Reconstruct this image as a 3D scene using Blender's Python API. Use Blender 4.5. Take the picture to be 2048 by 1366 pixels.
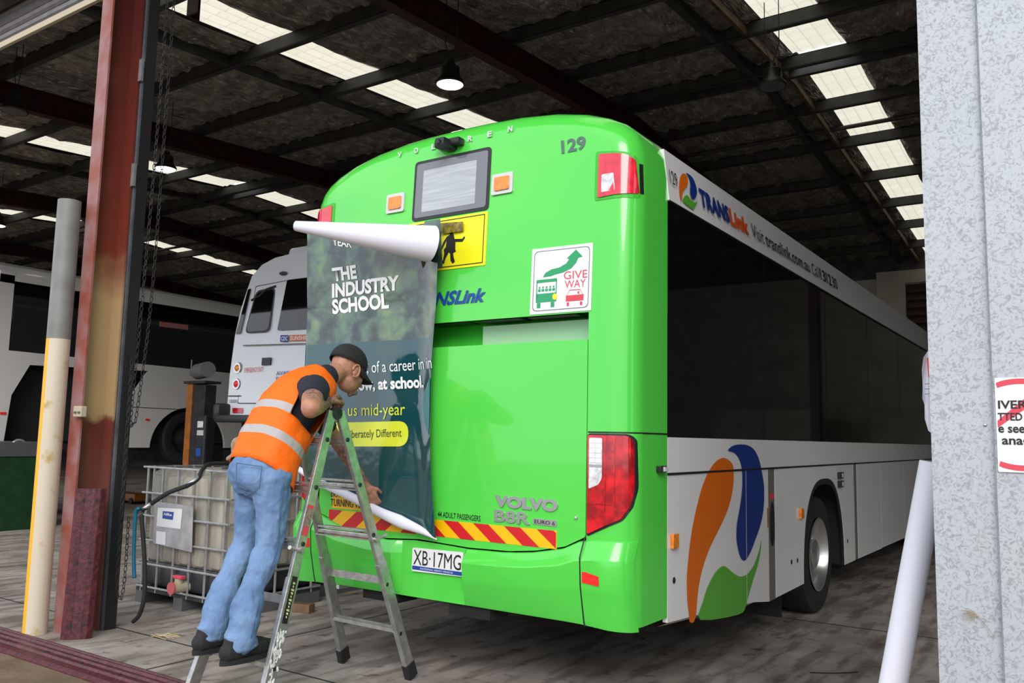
import bpy, bmesh, math, random
from mathutils import Vector, Matrix, noise
random.seed(7)
V = Vector
PI = math.pi
for o in list(bpy.data.objects):
    bpy.data.objects.remove(o)
SC = bpy.context.scene
COL = SC.collection

# ------------------------------------------------------------------ camera
cam_data = bpy.data.cameras.new('camera')
cam_data.sensor_width = 36.0
cam_data.lens = 1698.73 / 2048 * 36.0
cam_data.clip_start = 0.05
cam_data.clip_end = 300
cam = bpy.data.objects.new('camera', cam_data)
COL.objects.link(cam)
cr, cd_, cf = V((0.825632, 0.563809, 0.021237)), V((-0.0456514, 0.1042733, -0.9935004)), V((-0.5623589, 0.8192963, 0.1118301))
cam.matrix_world = Matrix(((cr.x, -cd_.x, -cf.x, 2.00932), (cr.y, -cd_.y, -cf.y, -4.05471), (cr.z, -cd_.z, -cf.z, 1.476), (0, 0, 0, 1)))
SC.camera = cam

# ------------------------------------------------------------------ sky, light, exposure
SC.view_settings.view_transform = 'Standard'
SC.view_settings.look = 'None'
SC.view_settings.gamma = 1.0
SC.view_settings.use_curve_mapping = False
SC.view_settings.exposure = 0.62
world = bpy.data.worlds.new('world')
SC.world = world
world.use_nodes = True
wn, wl = world.node_tree.nodes, world.node_tree.links
wn.clear()
w_out = wn.new('ShaderNodeOutputWorld')
w_bg = wn.new('ShaderNodeBackground')
w_tc = wn.new('ShaderNodeTexCoord')
w_noise = wn.new('ShaderNodeTexNoise')
w_noise.inputs['Scale'].default_value = 2.2
w_noise.inputs['Detail'].default_value = 5
w_ramp = wn.new('ShaderNodeValToRGB')
w_ramp.color_ramp.elements[0].position = 0.35
w_ramp.color_ramp.elements[0].color = (0.62, 0.74, 0.95, 1)
w_ramp.color_ramp.elements[1].position = 0.62
w_ramp.color_ramp.elements[1].color = (1.0, 1.0, 1.0, 1)
wl.new(w_tc.outputs['Generated'], w_noise.inputs['Vector'])
wl.new(w_noise.outputs['Fac'], w_ramp.inputs['Fac'])
wl.new(w_ramp.outputs['Color'], w_bg.inputs['Color'])
w_bg.inputs['Strength'].default_value = 1.05
wl.new(w_bg.outputs['Background'], w_out.inputs['Surface'])
sun_d = bpy.data.lights.new('sun', 'SUN')
sun_d.energy = 1.3
sun_d.angle = math.radians(30)
sun_d.color = (1.0, 0.97, 0.92)
sun = bpy.data.objects.new('sun', sun_d)
COL.objects.link(sun)
sun.rotation_euler = V((-0.44, 0.74, -0.52)).to_track_quat('-Z', 'Y').to_euler()

# ------------------------------------------------------------------ materials
MATS = {}


def mat(name, col, rough=0.5, metal=0.0, var=0.0, vscale=8.0, bump=0.0, bscale=30.0, coat=0.0, emit=None, estr=1.0,
        spec=0.5, col2=None, stretch=None, detail=4.0, lo=0.4, hi=0.65, trans=0.0):
    m = bpy.data.materials.new(name)
    m.use_nodes = True
    n, l = m.node_tree.nodes, m.node_tree.links
    b = n['Principled BSDF']
    b.inputs['Base Color'].default_value = (*col, 1)
    b.inputs['Roughness'].default_value = rough
    b.inputs['Metallic'].default_value = metal
    b.inputs['Specular IOR Level'].default_value = spec
    if coat:
        b.inputs['Coat Weight'].default_value = coat
        b.inputs['Coat Roughness'].default_value = 0.04
    if trans:
        b.inputs['Transmission Weight'].default_value = trans
    if emit:
        b.inputs['Emission Color'].default_value = (*emit, 1)
        b.inputs['Emission Strength'].default_value = estr
    tc = n.new('ShaderNodeTexCoord')
    mp = n.new('ShaderNodeMapping')
    l.new(tc.outputs['Object'], mp.inputs['Vector'])
    if stretch:
        mp.inputs['Scale'].default_value = stretch
    if var or col2:
        t = n.new('ShaderNodeTexNoise')
        t.inputs['Scale'].default_value = vscale
        t.inputs['Detail'].default_value = detail
        l.new(mp.outputs['Vector'], t.inputs['Vector'])
        r = n.new('ShaderNodeValToRGB')
        r.color_ramp.elements[0].position = lo
        r.color_ramp.elements[1].position = hi
        r.color_ramp.elements[0].color = (*(c * (1 - var) for c in col), 1)
        r.color_ramp.elements[1].color = (*(col2 if col2 else tuple(min(1, c * (1 + var)) for c in col)), 1)
        l.new(t.outputs['Fac'], r.inputs['Fac'])
        l.new(r.outputs['Color'], b.inputs['Base Color'])
    if bump:
        t2 = n.new('ShaderNodeTexNoise')
        t2.inputs['Scale'].default_value = bscale
        t2.inputs['Detail'].default_value = 4
        l.new(mp.outputs['Vector'], t2.inputs['Vector'])
        bp = n.new('ShaderNodeBump')
        bp.inputs['Strength'].default_value = bump
        bp.inputs['Distance'].default_value = 0.02
        l.new(t2.outputs['Fac'], bp.inputs['Height'])
        l.new(bp.outputs['Normal'], b.inputs['Normal'])
    MATS[name] = m
    return m


def nodes(m):
    return m.node_tree.nodes, m.node_tree.links, m.node_tree.nodes['Principled BSDF']


GREEN = mat('bus_green_paint', (0.088, 0.655, 0.070), 0.22, coat=0.7, spec=0.4)
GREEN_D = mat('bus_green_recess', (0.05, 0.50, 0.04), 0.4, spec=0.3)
WHITE = mat('bus_white_paint', (0.82, 0.82, 0.82), 0.25, coat=0.5)
OFFW = mat('coach_white_paint', (0.62, 0.60, 0.58), 0.35, coat=0.3)
GLASS = mat('tinted_glass', (0.004, 0.004, 0.005), 0.03, spec=0.5, coat=0.3)
GLASSG = mat('rear_window_glass', (0.16, 0.17, 0.20), 0.06, spec=0.7)
BLACK = mat('black_rubber', (0.012, 0.012, 0.013), 0.75, bump=0.15, bscale=60)
BLACKP = mat('black_plastic', (0.015, 0.015, 0.017), 0.4)
DARKM = mat('dark_metal', (0.03, 0.03, 0.032), 0.6, metal=0.3, var=0.3)
UNDER = mat('underbody_black', (0.01, 0.01, 0.01), 0.9)
TREAD = mat('tyre_rubber', (0.014, 0.014, 0.015), 0.8, bump=0.3, bscale=40)
CHROME = mat('brushed_wheel_metal', (0.72, 0.72, 0.72), 0.28, metal=0.9)
BADGE = mat('grey_chrome_badge', (0.50, 0.50, 0.52), 0.25, metal=0.7)
ALU = mat('ladder_aluminium', (0.50, 0.50, 0.49), 0.34, metal=0.75, var=0.15, vscale=20, bump=0.1, bscale=70)
REDL = mat('red_lamp_lens', (0.52, 0.005, 0.012), 0.12, coat=0.8, var=0.45, vscale=14, emit=(0.6, 0.0, 0.01), estr=0.04)
REDB = mat('bright_red_lens', (0.80, 0.02, 0.05), 0.12, coat=0.8, var=0.2, vscale=20)
CLEARL = mat('clear_lamp_lens', (0.72, 0.72, 0.74), 0.15, coat=0.8, var=0.25, vscale=30)
AMBER = mat('amber_lens', (0.90, 0.25, 0.02), 0.15, coat=0.6, var=0.2, vscale=30)
SILVERP = mat('silver_plate', (0.62, 0.62, 0.62), 0.35, metal=0.4)
REDR = mat('red_reflector', (0.85, 0.02, 0.02), 0.3)
HZY = mat('hazard_yellow', (0.95, 0.50, 0.0), 0.4)
HZR = mat('hazard_red', (0.62, 0.01, 0.015), 0.4)
SIGNY = mat('sign_yellow', (0.92, 0.86, 0.01), 0.4)
SIGNW = mat('sign_white', (0.80, 0.80, 0.80), 0.4)
INKK = mat('black_ink', (0.012, 0.012, 0.014), 0.5)
INKG = mat('green_ink', (0.02, 0.34, 0.13), 0.5)
INKR = mat('red_ink', (0.68, 0.06, 0.09), 0.5)
INKB = mat('blue_ink', (0.01, 0.06, 0.32), 0.5)
INKGY = mat('grey_ink', (0.09, 0.16, 0.14), 0.5)
INKW = mat('white_ink', (0.86, 0.86, 0.86), 0.5)
INKY = mat('lime_ink', (0.72, 0.80, 0.03), 0.4, coat=0.5)
INKT = mat('teal_ink', (0.05, 0.22, 0.22), 0.3, coat=0.5)
INKO = mat('orange_ink', (0.78, 0.13, 0.005), 0.4)
LOGG = mat('logo_green', (0.10, 0.42, 0.04), 0.35)
LOGB = mat('logo_blue', (0.006, 0.035, 0.22), 0.35)
LOGO = mat('logo_orange', (0.72, 0.14, 0.004), 0.35)
TRIMG = mat('grey_trim_strip', (0.16, 0.15, 0.14), 0.45)
MAROON = mat('maroon_rubber', (0.075, 0.010, 0.016), 0.5, var=0.35, vscale=30, bump=0.15, bscale=60, col2=(0.11, 0.018, 0.026))
CREAM = mat('cream_paint', (0.56, 0.50, 0.38), 0.6, var=0.2, vscale=5, col2=(0.46, 0.38, 0.24), bump=0.1)
WALLC = mat('cream_wall_paint', (0.42, 0.38, 0.30), 0.8, var=0.1, vscale=2)
DARKW = mat('dark_wall_cladding', (0.07, 0.06, 0.055), 0.8, var=0.3, vscale=3)
REDST = mat('red_oxide_steel', (0.030, 0.004, 0.003), 0.5, var=0.35, vscale=6, col2=(0.055, 0.008, 0.005))
FLG = mat('faded_salmon_paint', (0.34, 0.085, 0.055), 0.55, var=0.25, vscale=4, col2=(0.30, 0.17, 0.17))
PURL = mat('purlin_steel', (0.035, 0.033, 0.03), 0.6, var=0.3, vscale=4)
SKIN = mat('skin', (0.43, 0.20, 0.125), 0.5, var=0.12, vscale=25, bump=0.08, bscale=90)
DENIM = mat('blue_denim', (0.125, 0.225, 0.42), 0.85, var=0.12, vscale=5, col2=(0.21, 0.33, 0.53), bump=0.6, bscale=22, lo=0.35, hi=0.75, stretch=(1, 1, 0.6))
NAVY = mat('navy_cotton', (0.012, 0.014, 0.026), 0.9, bump=0.4, bscale=20)
CAPB = mat('black_cap_cloth', (0.012, 0.012, 0.012), 0.85, bump=0.2, bscale=80)
SHOE = mat('black_shoe', (0.014, 0.014, 0.015), 0.8, bump=0.4, bscale=60)
VINYLW = mat('white_vinyl_backing', (0.78, 0.77, 0.86), 0.45, spec=0.3)
WOODM = mat('weathered_timber', (0.16, 0.09, 0.05), 0.8, var=0.3, vscale=10)
IBCP = mat('ibc_plastic', (0.33, 0.30, 0.245), 0.5, var=0.2, vscale=3, stretch=(3, 3, 0.6))
IBCD = mat('ibc_dark_fluid', (0.025, 0.025, 0.03), 0.4)
GALVT = mat('galvanised_tube', (0.45, 0.46, 0.46), 0.35, metal=0.7, var=0.15)
PLATEM = mat('scuffed_label_plate', (0.42, 0.42, 0.43), 0.4, metal=0.4, var=0.2, vscale=6)
LAMPON = mat('lamp_glow', (1, 1, 1), 0.5, emit=(1.0, 0.97, 0.9), estr=6.0)
SKYL = mat('skylight_fibreglass', (0.8, 0.78, 0.68), 0.6, emit=(0.93, 0.90, 0.76), estr=0.56)
ORST = mat('orange_steel', (0.34, 0.11, 0.012), 0.5, var=0.2)
BLUEH = mat('blue_hose', (0.0, 0.13, 0.24), 0.5)
DKGREEN = mat('dark_green_tin', (0.008, 0.045, 0.012), 0.5, var=0.2)
GREYR = mat('grey_rim', (0.09, 0.09, 0.095), 0.5)
BEIGE = mat('beige_cloth', (0.38, 0.28, 0.18), 0.9, var=0.3, vscale=20, bump=0.5, bscale=30)

# banner print: blurred foliage above, teal below (flat print)
BANP = mat('banner_print', (0.02, 0.10, 0.11), 0.10, coat=0.9)
n, l, b = nodes(BANP)
tc = n.new('ShaderNodeTexCoord')
geo = n.new('ShaderNodeNewGeometry')
sep = n.new('ShaderNodeSeparateXYZ')
l.new(geo.outputs['Position'], sep.inputs[0])
n1 = n.new('ShaderNodeTexNoise'); n1.inputs['Scale'].default_value = 8; n1.inputs['Detail'].default_value = 3
n1.inputs['Distortion'].default_value = 0.35
l.new(geo.outputs['Position'], n1.inputs['Vector'])
r1 = n.new('ShaderNodeValToRGB')
e = r1.color_ramp.elements
e[0].position = 0.30; e[0].color = (0.012, 0.025, 0.02, 1)
e[1].position = 0.78; e[1].color = (0.20, 0.27, 0.09, 1)
for p_, c_ in ((0.42, (0.035, 0.055, 0.045, 1)), (0.50, (0.06, 0.11, 0.075, 1)), (0.57, (0.085, 0.15, 0.10, 1)), (0.64, (0.11, 0.19, 0.09, 1))):
    k = e.new(p_); k.color = c_
l.new(n1.outputs['Fac'], r1.inputs['Fac'])
gt = n.new('ShaderNodeMath'); gt.operation = 'GREATER_THAN'; gt.inputs[1].default_value = 2.075
l.new(sep.outputs['Z'], gt.inputs[0])
mx = n.new('ShaderNodeMix'); mx.data_type = 'RGBA'
mx.inputs[6].default_value = (0.008, 0.062, 0.07, 1)
l.new(gt.outputs[0], mx.inputs[0])
l.new(r1.outputs['Color'], mx.inputs[7])
l.new(mx.outputs[2], b.inputs['Base Color'])
n3 = n.new('ShaderNodeTexNoise'); n3.inputs['Scale'].default_value = 6
l.new(geo.outputs['Position'], n3.inputs['Vector'])
bp = n.new('ShaderNodeBump'); bp.inputs['Strength'].default_value = 0.12; bp.inputs['Distance'].default_value = 0.05
l.new(n3.outputs['Fac'], bp.inputs['Height']); l.new(bp.outputs['Normal'], b.inputs['Normal'])

# galvanised sheet with spangle
GALV = mat('galvanised_sheet', (0.66, 0.69, 0.72), 0.45, metal=0.15)
n, l, b = nodes(GALV)
geo = n.new('ShaderNodeNewGeometry')
ns = n.new('ShaderNodeTexNoise'); ns.inputs['Scale'].default_value = 62; ns.inputs['Detail'].default_value = 3; ns.inputs['Distortion'].default_value = 1.6
nb = n.new('ShaderNodeTexNoise'); nb.inputs['Scale'].default_value = 3.0; nb.inputs['Detail'].default_value = 3
l.new(geo.outputs['Position'], ns.inputs['Vector']); l.new(geo.outputs['Position'], nb.inputs['Vector'])
rs = n.new('ShaderNodeValToRGB')
rs.color_ramp.elements[0].position = 0.36; rs.color_ramp.elements[0].color = (0.335, 0.35, 0.37, 1)
rs.color_ramp.elements[1].position = 0.52; rs.color_ramp.elements[1].color = (0.50, 0.53, 0.56, 1)
l.new(ns.outputs['Fac'], rs.inputs['Fac'])
mb = n.new('ShaderNodeMix'); mb.data_type = 'RGBA'; mb.blend_type = 'MULTIPLY'
mb.inputs[0].default_value = 0.35
l.new(rs.outputs['Color'], mb.inputs[6]); l.new(nb.outputs['Color'], mb.inputs[7])
mb.inputs[0].default_value = 0.12
l.new(mb.outputs[2], b.inputs['Base Color'])

# concrete
CONC = mat('workshop_concrete', (0.2, 0.18, 0.16), 0.7)
n, l, b = nodes(CONC)
geo = n.new('ShaderNodeNewGeometry')
na = n.new('ShaderNodeTexNoise'); na.inputs['Scale'].default_value = 1.3; na.inputs['Detail'].default_value = 8; na.inputs['Roughness'].default_value = 0.6
l.new(geo.outputs['Position'], na.inputs['Vector'])
ra = n.new('ShaderNodeValToRGB')
ra.color_ramp.elements[0].position = 0.34; ra.color_ramp.elements[0].color = (0.20, 0.165, 0.135, 1)
ra.color_ramp.elements[1].position = 0.62; ra.color_ramp.elements[1].color = (0.40, 0.36, 0.32, 1)
l.new(na.outputs['Fac'], ra.inputs['Fac'])
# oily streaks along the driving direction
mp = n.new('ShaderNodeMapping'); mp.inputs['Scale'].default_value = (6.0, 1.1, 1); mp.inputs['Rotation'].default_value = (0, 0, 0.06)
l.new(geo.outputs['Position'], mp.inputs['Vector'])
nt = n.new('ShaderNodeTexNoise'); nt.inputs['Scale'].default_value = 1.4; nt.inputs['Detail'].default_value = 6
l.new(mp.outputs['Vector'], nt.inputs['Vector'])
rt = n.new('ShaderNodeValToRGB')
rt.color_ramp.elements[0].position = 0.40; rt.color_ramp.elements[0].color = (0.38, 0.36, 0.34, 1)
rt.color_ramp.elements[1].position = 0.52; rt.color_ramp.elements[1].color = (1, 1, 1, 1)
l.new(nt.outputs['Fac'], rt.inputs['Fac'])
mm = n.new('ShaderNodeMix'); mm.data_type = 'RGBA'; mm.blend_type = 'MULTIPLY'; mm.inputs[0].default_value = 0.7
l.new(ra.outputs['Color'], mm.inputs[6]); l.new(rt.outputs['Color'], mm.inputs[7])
ns2 = n.new('ShaderNodeTexNoise'); ns2.inputs['Scale'].default_value = 9; ns2.inputs['Detail'].default_value = 4
l.new(geo.outputs['Position'], ns2.inputs['Vector'])
rs2 = n.new('ShaderNodeValToRGB')
rs2.color_ramp.elements[0].position = 0.30; rs2.color_ramp.elements[0].color = (0.35, 0.30, 0.26, 1)
rs2.color_ramp.elements[1].position = 0.40; rs2.color_ramp.elements[1].color = (1, 1, 1, 1)
l.new(ns2.outputs['Fac'], rs2.inputs['Fac'])
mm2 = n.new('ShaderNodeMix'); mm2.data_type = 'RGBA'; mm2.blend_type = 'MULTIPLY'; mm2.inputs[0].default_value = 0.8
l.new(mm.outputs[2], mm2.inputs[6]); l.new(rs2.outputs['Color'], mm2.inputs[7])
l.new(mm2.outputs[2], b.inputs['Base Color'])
bp = n.new('ShaderNodeBump'); bp.inputs['Strength'].default_value = 0.25; bp.inputs['Distance'].default_value = 0.01
l.new(ns2.outputs['Fac'], bp.inputs['Height']); l.new(bp.outputs['Normal'], b.inputs['Normal'])
rr = n.new('ShaderNodeMapRange'); rr.inputs[3].default_value = 0.45; rr.inputs[4].default_value = 0.85
l.new(na.outputs['Fac'], rr.inputs[0]); l.new(rr.outputs[0], b.inputs['Roughness'])

OUTG = mat('outside_dirt_concrete', (0.17, 0.115, 0.065), 0.85, var=0.25, vscale=2.5, col2=(0.22, 0.16, 0.10), bump=0.3, bscale=25)

# foil sarking
FOIL = mat('foil_insulation', (0.50, 0.465, 0.40), 0.30, metal=0.6, var=0.3, vscale=5)
n, l, b = nodes(FOIL)
geo = n.new('ShaderNodeNewGeometry')
mp = n.new('ShaderNodeMapping'); mp.inputs['Scale'].default_value = (9, 2.2, 1)
l.new(geo.outputs['Position'], mp.inputs['Vector'])
nf = n.new('ShaderNodeTexNoise'); nf.inputs['Scale'].default_value = 2.4; nf.inputs['Detail'].default_value = 6; nf.inputs['Distortion'].default_value = 0.6
l.new(mp.outputs['Vector'], nf.inputs['Vector'])
bp = n.new('ShaderNodeBump'); bp.inputs['Strength'].default_value = 1.0; bp.inputs['Distance'].default_value = 0.22
l.new(nf.outputs['Fac'], bp.inputs['Height']); l.new(bp.outputs['Normal'], b.inputs['Normal'])

# faint sheet lines on the translucent roof sheets
n, l, b = nodes(SKYL)
geo = n.new('ShaderNodeNewGeometry')
wv = n.new('ShaderNodeTexBrick'); wv.inputs['Scale'].default_value = 1.0
wv.inputs['Color1'].default_value = (0.95, 0.92, 0.78, 1); wv.inputs['Color2'].default_value = (0.88, 0.86, 0.72, 1)
wv.inputs['Mortar'].default_value = (0.66, 0.64, 0.54, 1)
wv.inputs['Mortar Size'].default_value = 0.006
wv.inputs['Brick Width'].default_value = 0.19; wv.inputs['Row Height'].default_value = 0.30
wv.offset = 0.0
l.new(geo.outputs['Position'], wv.inputs['Vector'])
l.new(wv.outputs['Color'], b.inputs['Emission Color'])

# red column with cream patch (paint with its own edge)
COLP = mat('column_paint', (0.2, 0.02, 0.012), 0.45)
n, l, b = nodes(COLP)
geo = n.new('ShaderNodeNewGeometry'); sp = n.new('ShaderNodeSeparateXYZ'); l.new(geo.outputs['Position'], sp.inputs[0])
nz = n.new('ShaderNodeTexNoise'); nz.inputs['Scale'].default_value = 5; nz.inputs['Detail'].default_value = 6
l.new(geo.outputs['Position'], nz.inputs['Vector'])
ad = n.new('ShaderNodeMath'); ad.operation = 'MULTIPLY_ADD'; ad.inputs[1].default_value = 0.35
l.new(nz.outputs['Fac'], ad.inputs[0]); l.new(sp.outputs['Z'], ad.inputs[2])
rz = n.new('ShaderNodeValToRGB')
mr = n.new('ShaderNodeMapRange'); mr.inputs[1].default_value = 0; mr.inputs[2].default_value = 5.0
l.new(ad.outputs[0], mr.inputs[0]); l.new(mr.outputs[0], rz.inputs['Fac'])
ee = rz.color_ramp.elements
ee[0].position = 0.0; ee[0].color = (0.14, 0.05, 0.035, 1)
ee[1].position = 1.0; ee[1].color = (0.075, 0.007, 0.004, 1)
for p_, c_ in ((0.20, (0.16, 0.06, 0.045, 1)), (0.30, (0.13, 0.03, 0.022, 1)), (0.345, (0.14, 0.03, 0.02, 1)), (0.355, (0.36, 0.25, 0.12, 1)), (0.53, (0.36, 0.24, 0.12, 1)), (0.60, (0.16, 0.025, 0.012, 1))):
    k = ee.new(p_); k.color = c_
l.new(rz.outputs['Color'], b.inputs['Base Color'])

# bollard pipe: cream below, galvanised grey above, yellow splash on one side
BOLL = mat('pipe_paint', (0.5, 0.5, 0.5), 0.5)
n, l, b = nodes(BOLL)
geo = n.new('ShaderNodeNewGeometry'); sp = n.new('ShaderNodeSeparateXYZ'); l.new(geo.outputs['Position'], sp.inputs[0])
gz = n.new('ShaderNodeMath'); gz.operation = 'GREATER_THAN'; gz.inputs[1].default_value = 2.13; l.new(sp.outputs['Z'], gz.inputs[0])
gd2 = n.new('ShaderNodeVectorMath'); gd2.operation = 'DOT_PRODUCT'; gd2.inputs[1].default_value = (0.47, 0.88, 0); l.new(geo.outputs['Position'], gd2.inputs[0])
gx = n.new('ShaderNodeMath'); gx.operation = 'LESS_THAN'; gx.inputs[1].default_value = -2.781; l.new(gd2.outputs['Value'], gx.inputs[0])
nz = n.new('ShaderNodeTexNoise'); nz.inputs['Scale'].default_value = 7; nz.inputs['Detail'].default_value = 8; l.new(geo.outputs['Position'], nz.inputs['Vector'])
rc = n.new('ShaderNodeValToRGB'); rc.color_ramp.elements[0].position = 0.3; rc.color_ramp.elements[0].color = (0.44, 0.30, 0.10, 1)
rc.color_ramp.elements[1].position = 0.42; rc.color_ramp.elements[1].color = (0.60, 0.52, 0.40, 1); l.new(nz.outputs['Fac'], rc.inputs['Fac'])
rg = n.new('ShaderNodeValToRGB'); rg.color_ramp.elements[0].color = (0.13, 0.13, 0.12, 1); rg.color_ramp.elements[1].color = (0.27, 0.27, 0.26, 1); l.new(nz.outputs['Fac'], rg.inputs['Fac'])
my = n.new('ShaderNodeMix'); my.data_type = 'RGBA'; l.new(gx.outputs[0], my.inputs[0]); l.new(rc.outputs['Color'], my.inputs[6]); my.inputs[7].default_value = (0.80, 0.42, 0.015, 1)
mg = n.new('ShaderNodeMix'); mg.data_type = 'RGBA'; l.new(gz.outputs[0], mg.inputs[0]); l.new(my.outputs[2], mg.inputs[6]); l.new(rg.outputs['Color'], mg.inputs[7])
l.new(mg.outputs[2], b.inputs['Base Color'])


# ------------------------------------------------------------------ object helpers
def tag(o, label=None, cat=None, group=None, kind=None):
    if label: o['label'] = label
    if cat: o['category'] = cat
    if group: o['group'] = group
    if kind: o['kind'] = kind
    return o


def wloc(o):
    p = V((0, 0, 0))
    while o is not None:
        p = p + o.location
        o = o.parent
    return p


def thing(name, loc, label, cat, group=None, kind=None):
    o = bpy.data.objects.new(name, None)
    o.empty_display_size = 0.1
    o.location = loc
    COL.objects.link(o)
    return tag(o, label, cat, group, kind)


def put(name, bm, m, parent=None, smooth=False, label=None):
    """link a bmesh given in world coordinates as one object; its origin goes to its centre"""
    me = bpy.data.meshes.new(name)
    if len(bm.verts):
        xs = [v.co for v in bm.verts]
        c = V([(min(p[i] for p in xs) + max(p[i] for p in xs)) / 2 for i in range(3)])
    else:
        c = V((0, 0, 0))
    bmesh.ops.translate(bm, verts=bm.verts, vec=-c)
    bmesh.ops.recalc_face_normals(bm, faces=bm.faces)
    bm.to_mesh(me)
    bm.free()
    for mm_ in (m if isinstance(m, (list, tuple)) else [m]):
        me.materials.append(mm_)
    if smooth:
        me.shade_smooth()
        if smooth != 2:
            me.set_sharp_from_angle(angle=math.radians(20 if smooth == 3 else 38))
    o = bpy.data.objects.new(name, me)
    COL.objects.link(o)
    if parent is not None:
        o.parent = parent
        o.location = c - wloc(parent)
    else:
        o.location = c
    if label: o['label'] = label
    return o


def B():
    return bmesh.new()


def abox(bm, a, b_, bev=0.0):
    a, b_ = V(a), V(b_)
    r = bmesh.ops.create_cube(bm, size=1.0)
    c, s = (a + b_) / 2, b_ - a
    for v in r['verts']:
        v.co = V((v.co.x * abs(s.x), v.co.y * abs(s.y), v.co.z * abs(s.z))) + c
    if bev:
        es = list({e for v in r['verts'] for e in v.link_edges})
        bmesh.ops.bevel(bm, geom=es, offset=bev, segments=2, profile=0.5, affect='EDGES')
    return bm


def frame(d, up=V((0, 0, 1))):
    d = d.normalized()
    if abs(d.dot(up)) > 0.98: up = V((1, 0, 0))
    s = d.cross(up).normalized()
    return s, s.cross(d).normalized()


def bar(bm, p, q, w, h, up=V((0, 0, 1)), bev=0.0):
    """rectangular bar from p to q, w across, h along 'up'"""
    p, q = V(p), V(q)
    s, u = frame(q - p, V(up))
    vs = []
    for c in (p, q):
        for a, b2 in ((-1, -1), (1, -1), (1, 1), (-1, 1)):
            vs.append(bm.verts.new(c + s * a * w / 2 + u * b2 * h / 2))
    fs = [bm.faces.new([vs[i] for i in f]) for f in ((3, 2, 1, 0), (4, 5, 6, 7), (0, 1, 5, 4), (1, 2, 6, 5), (2, 3, 7, 6), (3, 0, 4, 7))]
    if bev:
        bmesh.ops.bevel(bm, geom=list({e for f in fs for e in f.edges}), offset=bev, segments=2, profile=0.5, affect='EDGES')
    return bm


def tube(bm, pts, r, seg=10, caps=True, flat=None, up=None):
    """swept tube; r scalar or list; flat=(a,b) scales the two axes"""
    pts = [V(p) for p in pts]
    n_ = len(pts)
    rs_ = r if isinstance(r, (list, tuple)) else [r] * n_
    rings = []
    s = None
    for i, p in enumerate(pts):
        d = (pts[min(i + 1, n_ - 1)] - pts[max(i - 1, 0)]).normalized()
        if s is None:
            s, u = frame(d, up if up else V((0, 0, 1)))
        else:
            s = (s - d * s.dot(d)).normalized()
            u = s.cross(d)
        fa, fb = flat if flat else (1, 1)
        rings.append([bm.verts.new(p + (s * math.cos(t) * fa + u * math.sin(t) * fb) * rs_[i]) for t in [2 * PI * k / seg for k in range(seg)]])
    for a, b_ in zip(rings, rings[1:]):
        for k in range(seg):
            bm.faces.new((a[k], a[(k + 1) % seg], b_[(k + 1) % seg], b_[k]))
    if caps:
        bm.faces.new(rings[0][::-1])
        bm.faces.new(rings[-1])
    return bm


def smooth_pts(P_, n_=6, closed=False):
    P_ = [V(p) for p in P_]
    m_ = len(P_)
    out = []
    for i in range(m_ if closed else m_ - 1):
        if closed:
            a, b_, c, d = P_[i - 1], P_[i], P_[(i + 1) % m_], P_[(i + 2) % m_]
        else:
            a, b_, c, d = P_[max(i - 1, 0)], P_[i], P_[i + 1], P_[min(i + 2, m_ - 1)]
        for k in range(n_):
            t = k / n_
            out.append(0.5 * ((2 * b_) + (c - a) * t + (2 * a - 5 * b_ + 4 * c - d) * t * t + (-a + 3 * b_ - 3 * c + d) * t ** 3))
    if not closed: out.append(P_[-1])
    return out


def ell(bm, c, r, rot=None, seg=16, rings=10):
    res = bmesh.ops.create_uvsphere(bm, u_segments=seg, v_segments=rings, radius=1.0)
    M = Matrix.Translation(V(c)) @ (rot.to_4x4() if rot else Matrix()) @ Matrix.Diagonal((*r, 1))
    bmesh.ops.transform(bm, matrix=M, verts=res['verts'])
    return bm


def cyl(bm, p, q, r, seg=20, r2=None):
    return tube(bm, [p, q], [r, r if r2 is None else r2], seg)


def lathe(bm, prof, c, axis, seg=32):
    """prof: list of (radius, distance along axis)"""
    c, axis = V(c), V(axis).normalized()
    s, u = frame(axis)
    rings = []
    for r, h in prof:
        if r < 1e-5:
            rings.append([bm.verts.new(c + axis * h)])
        else:
            rings.append([bm.verts.new(c + axis * h + (s * math.cos(2 * PI * k / seg) + u * math.sin(2 * PI * k / seg)) * r) for k in range(seg)])
    for a, b_ in zip(rings, rings[1:]):
        for k in range(seg):
            k2 = (k + 1) % seg
            f = [a[k % len(a)], a[k2 % len(a)], b_[k2 % len(b_)], b_[k % len(b_)]]
            g = []
            for v in f:
                if v not in g: g.append(v)
            if len(g) > 2: bm.faces.new(g)
    return bm


def poly_prism(bm, poly, mp_, o0, o1, cuts=()):
    """polygon of 2D points -> slab; mp_(a,b,off)->xyz; front at o0, back at o1; cuts = lines a=const to slice along"""
    t = bmesh.new()
    vs = [t.verts.new((p[0], p[1], 0)) for p in poly]
    t.faces.new(vs)
    for cx in cuts:
        bmesh.ops.bisect_plane(t, geom=t.verts[:] + t.edges[:] + t.faces[:], plane_co=(cx, 0, 0), plane_no=(1, 0, 0))
    t.normal_update()
    bmesh.ops.triangulate(t, faces=t.faces[:], quad_method='FIXED', ngon_method='EAR_CLIP')
    t.verts.ensure_lookup_table()
    f_ = [bm.verts.new(mp_(v.co.x, v.co.y, o0)) for v in t.verts]
    for f in t.faces: bm.faces.new([f_[v.index] for v in f.verts])
    if o1 is not None:
        b_ = [bm.verts.new(mp_(v.co.x, v.co.y, o1)) for v in t.verts]
        for f in t.faces: bm.faces.new([b_[v.index] for v in reversed(f.verts)])
        for e_ in t.edges:
            if e_.is_boundary:
                i, j = e_.verts[0].index, e_.verts[1].index
                bm.faces.new((f_[i], f_[j], b_[j], b_[i]))
    t.free()
    return bm


_cap = {}


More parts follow.
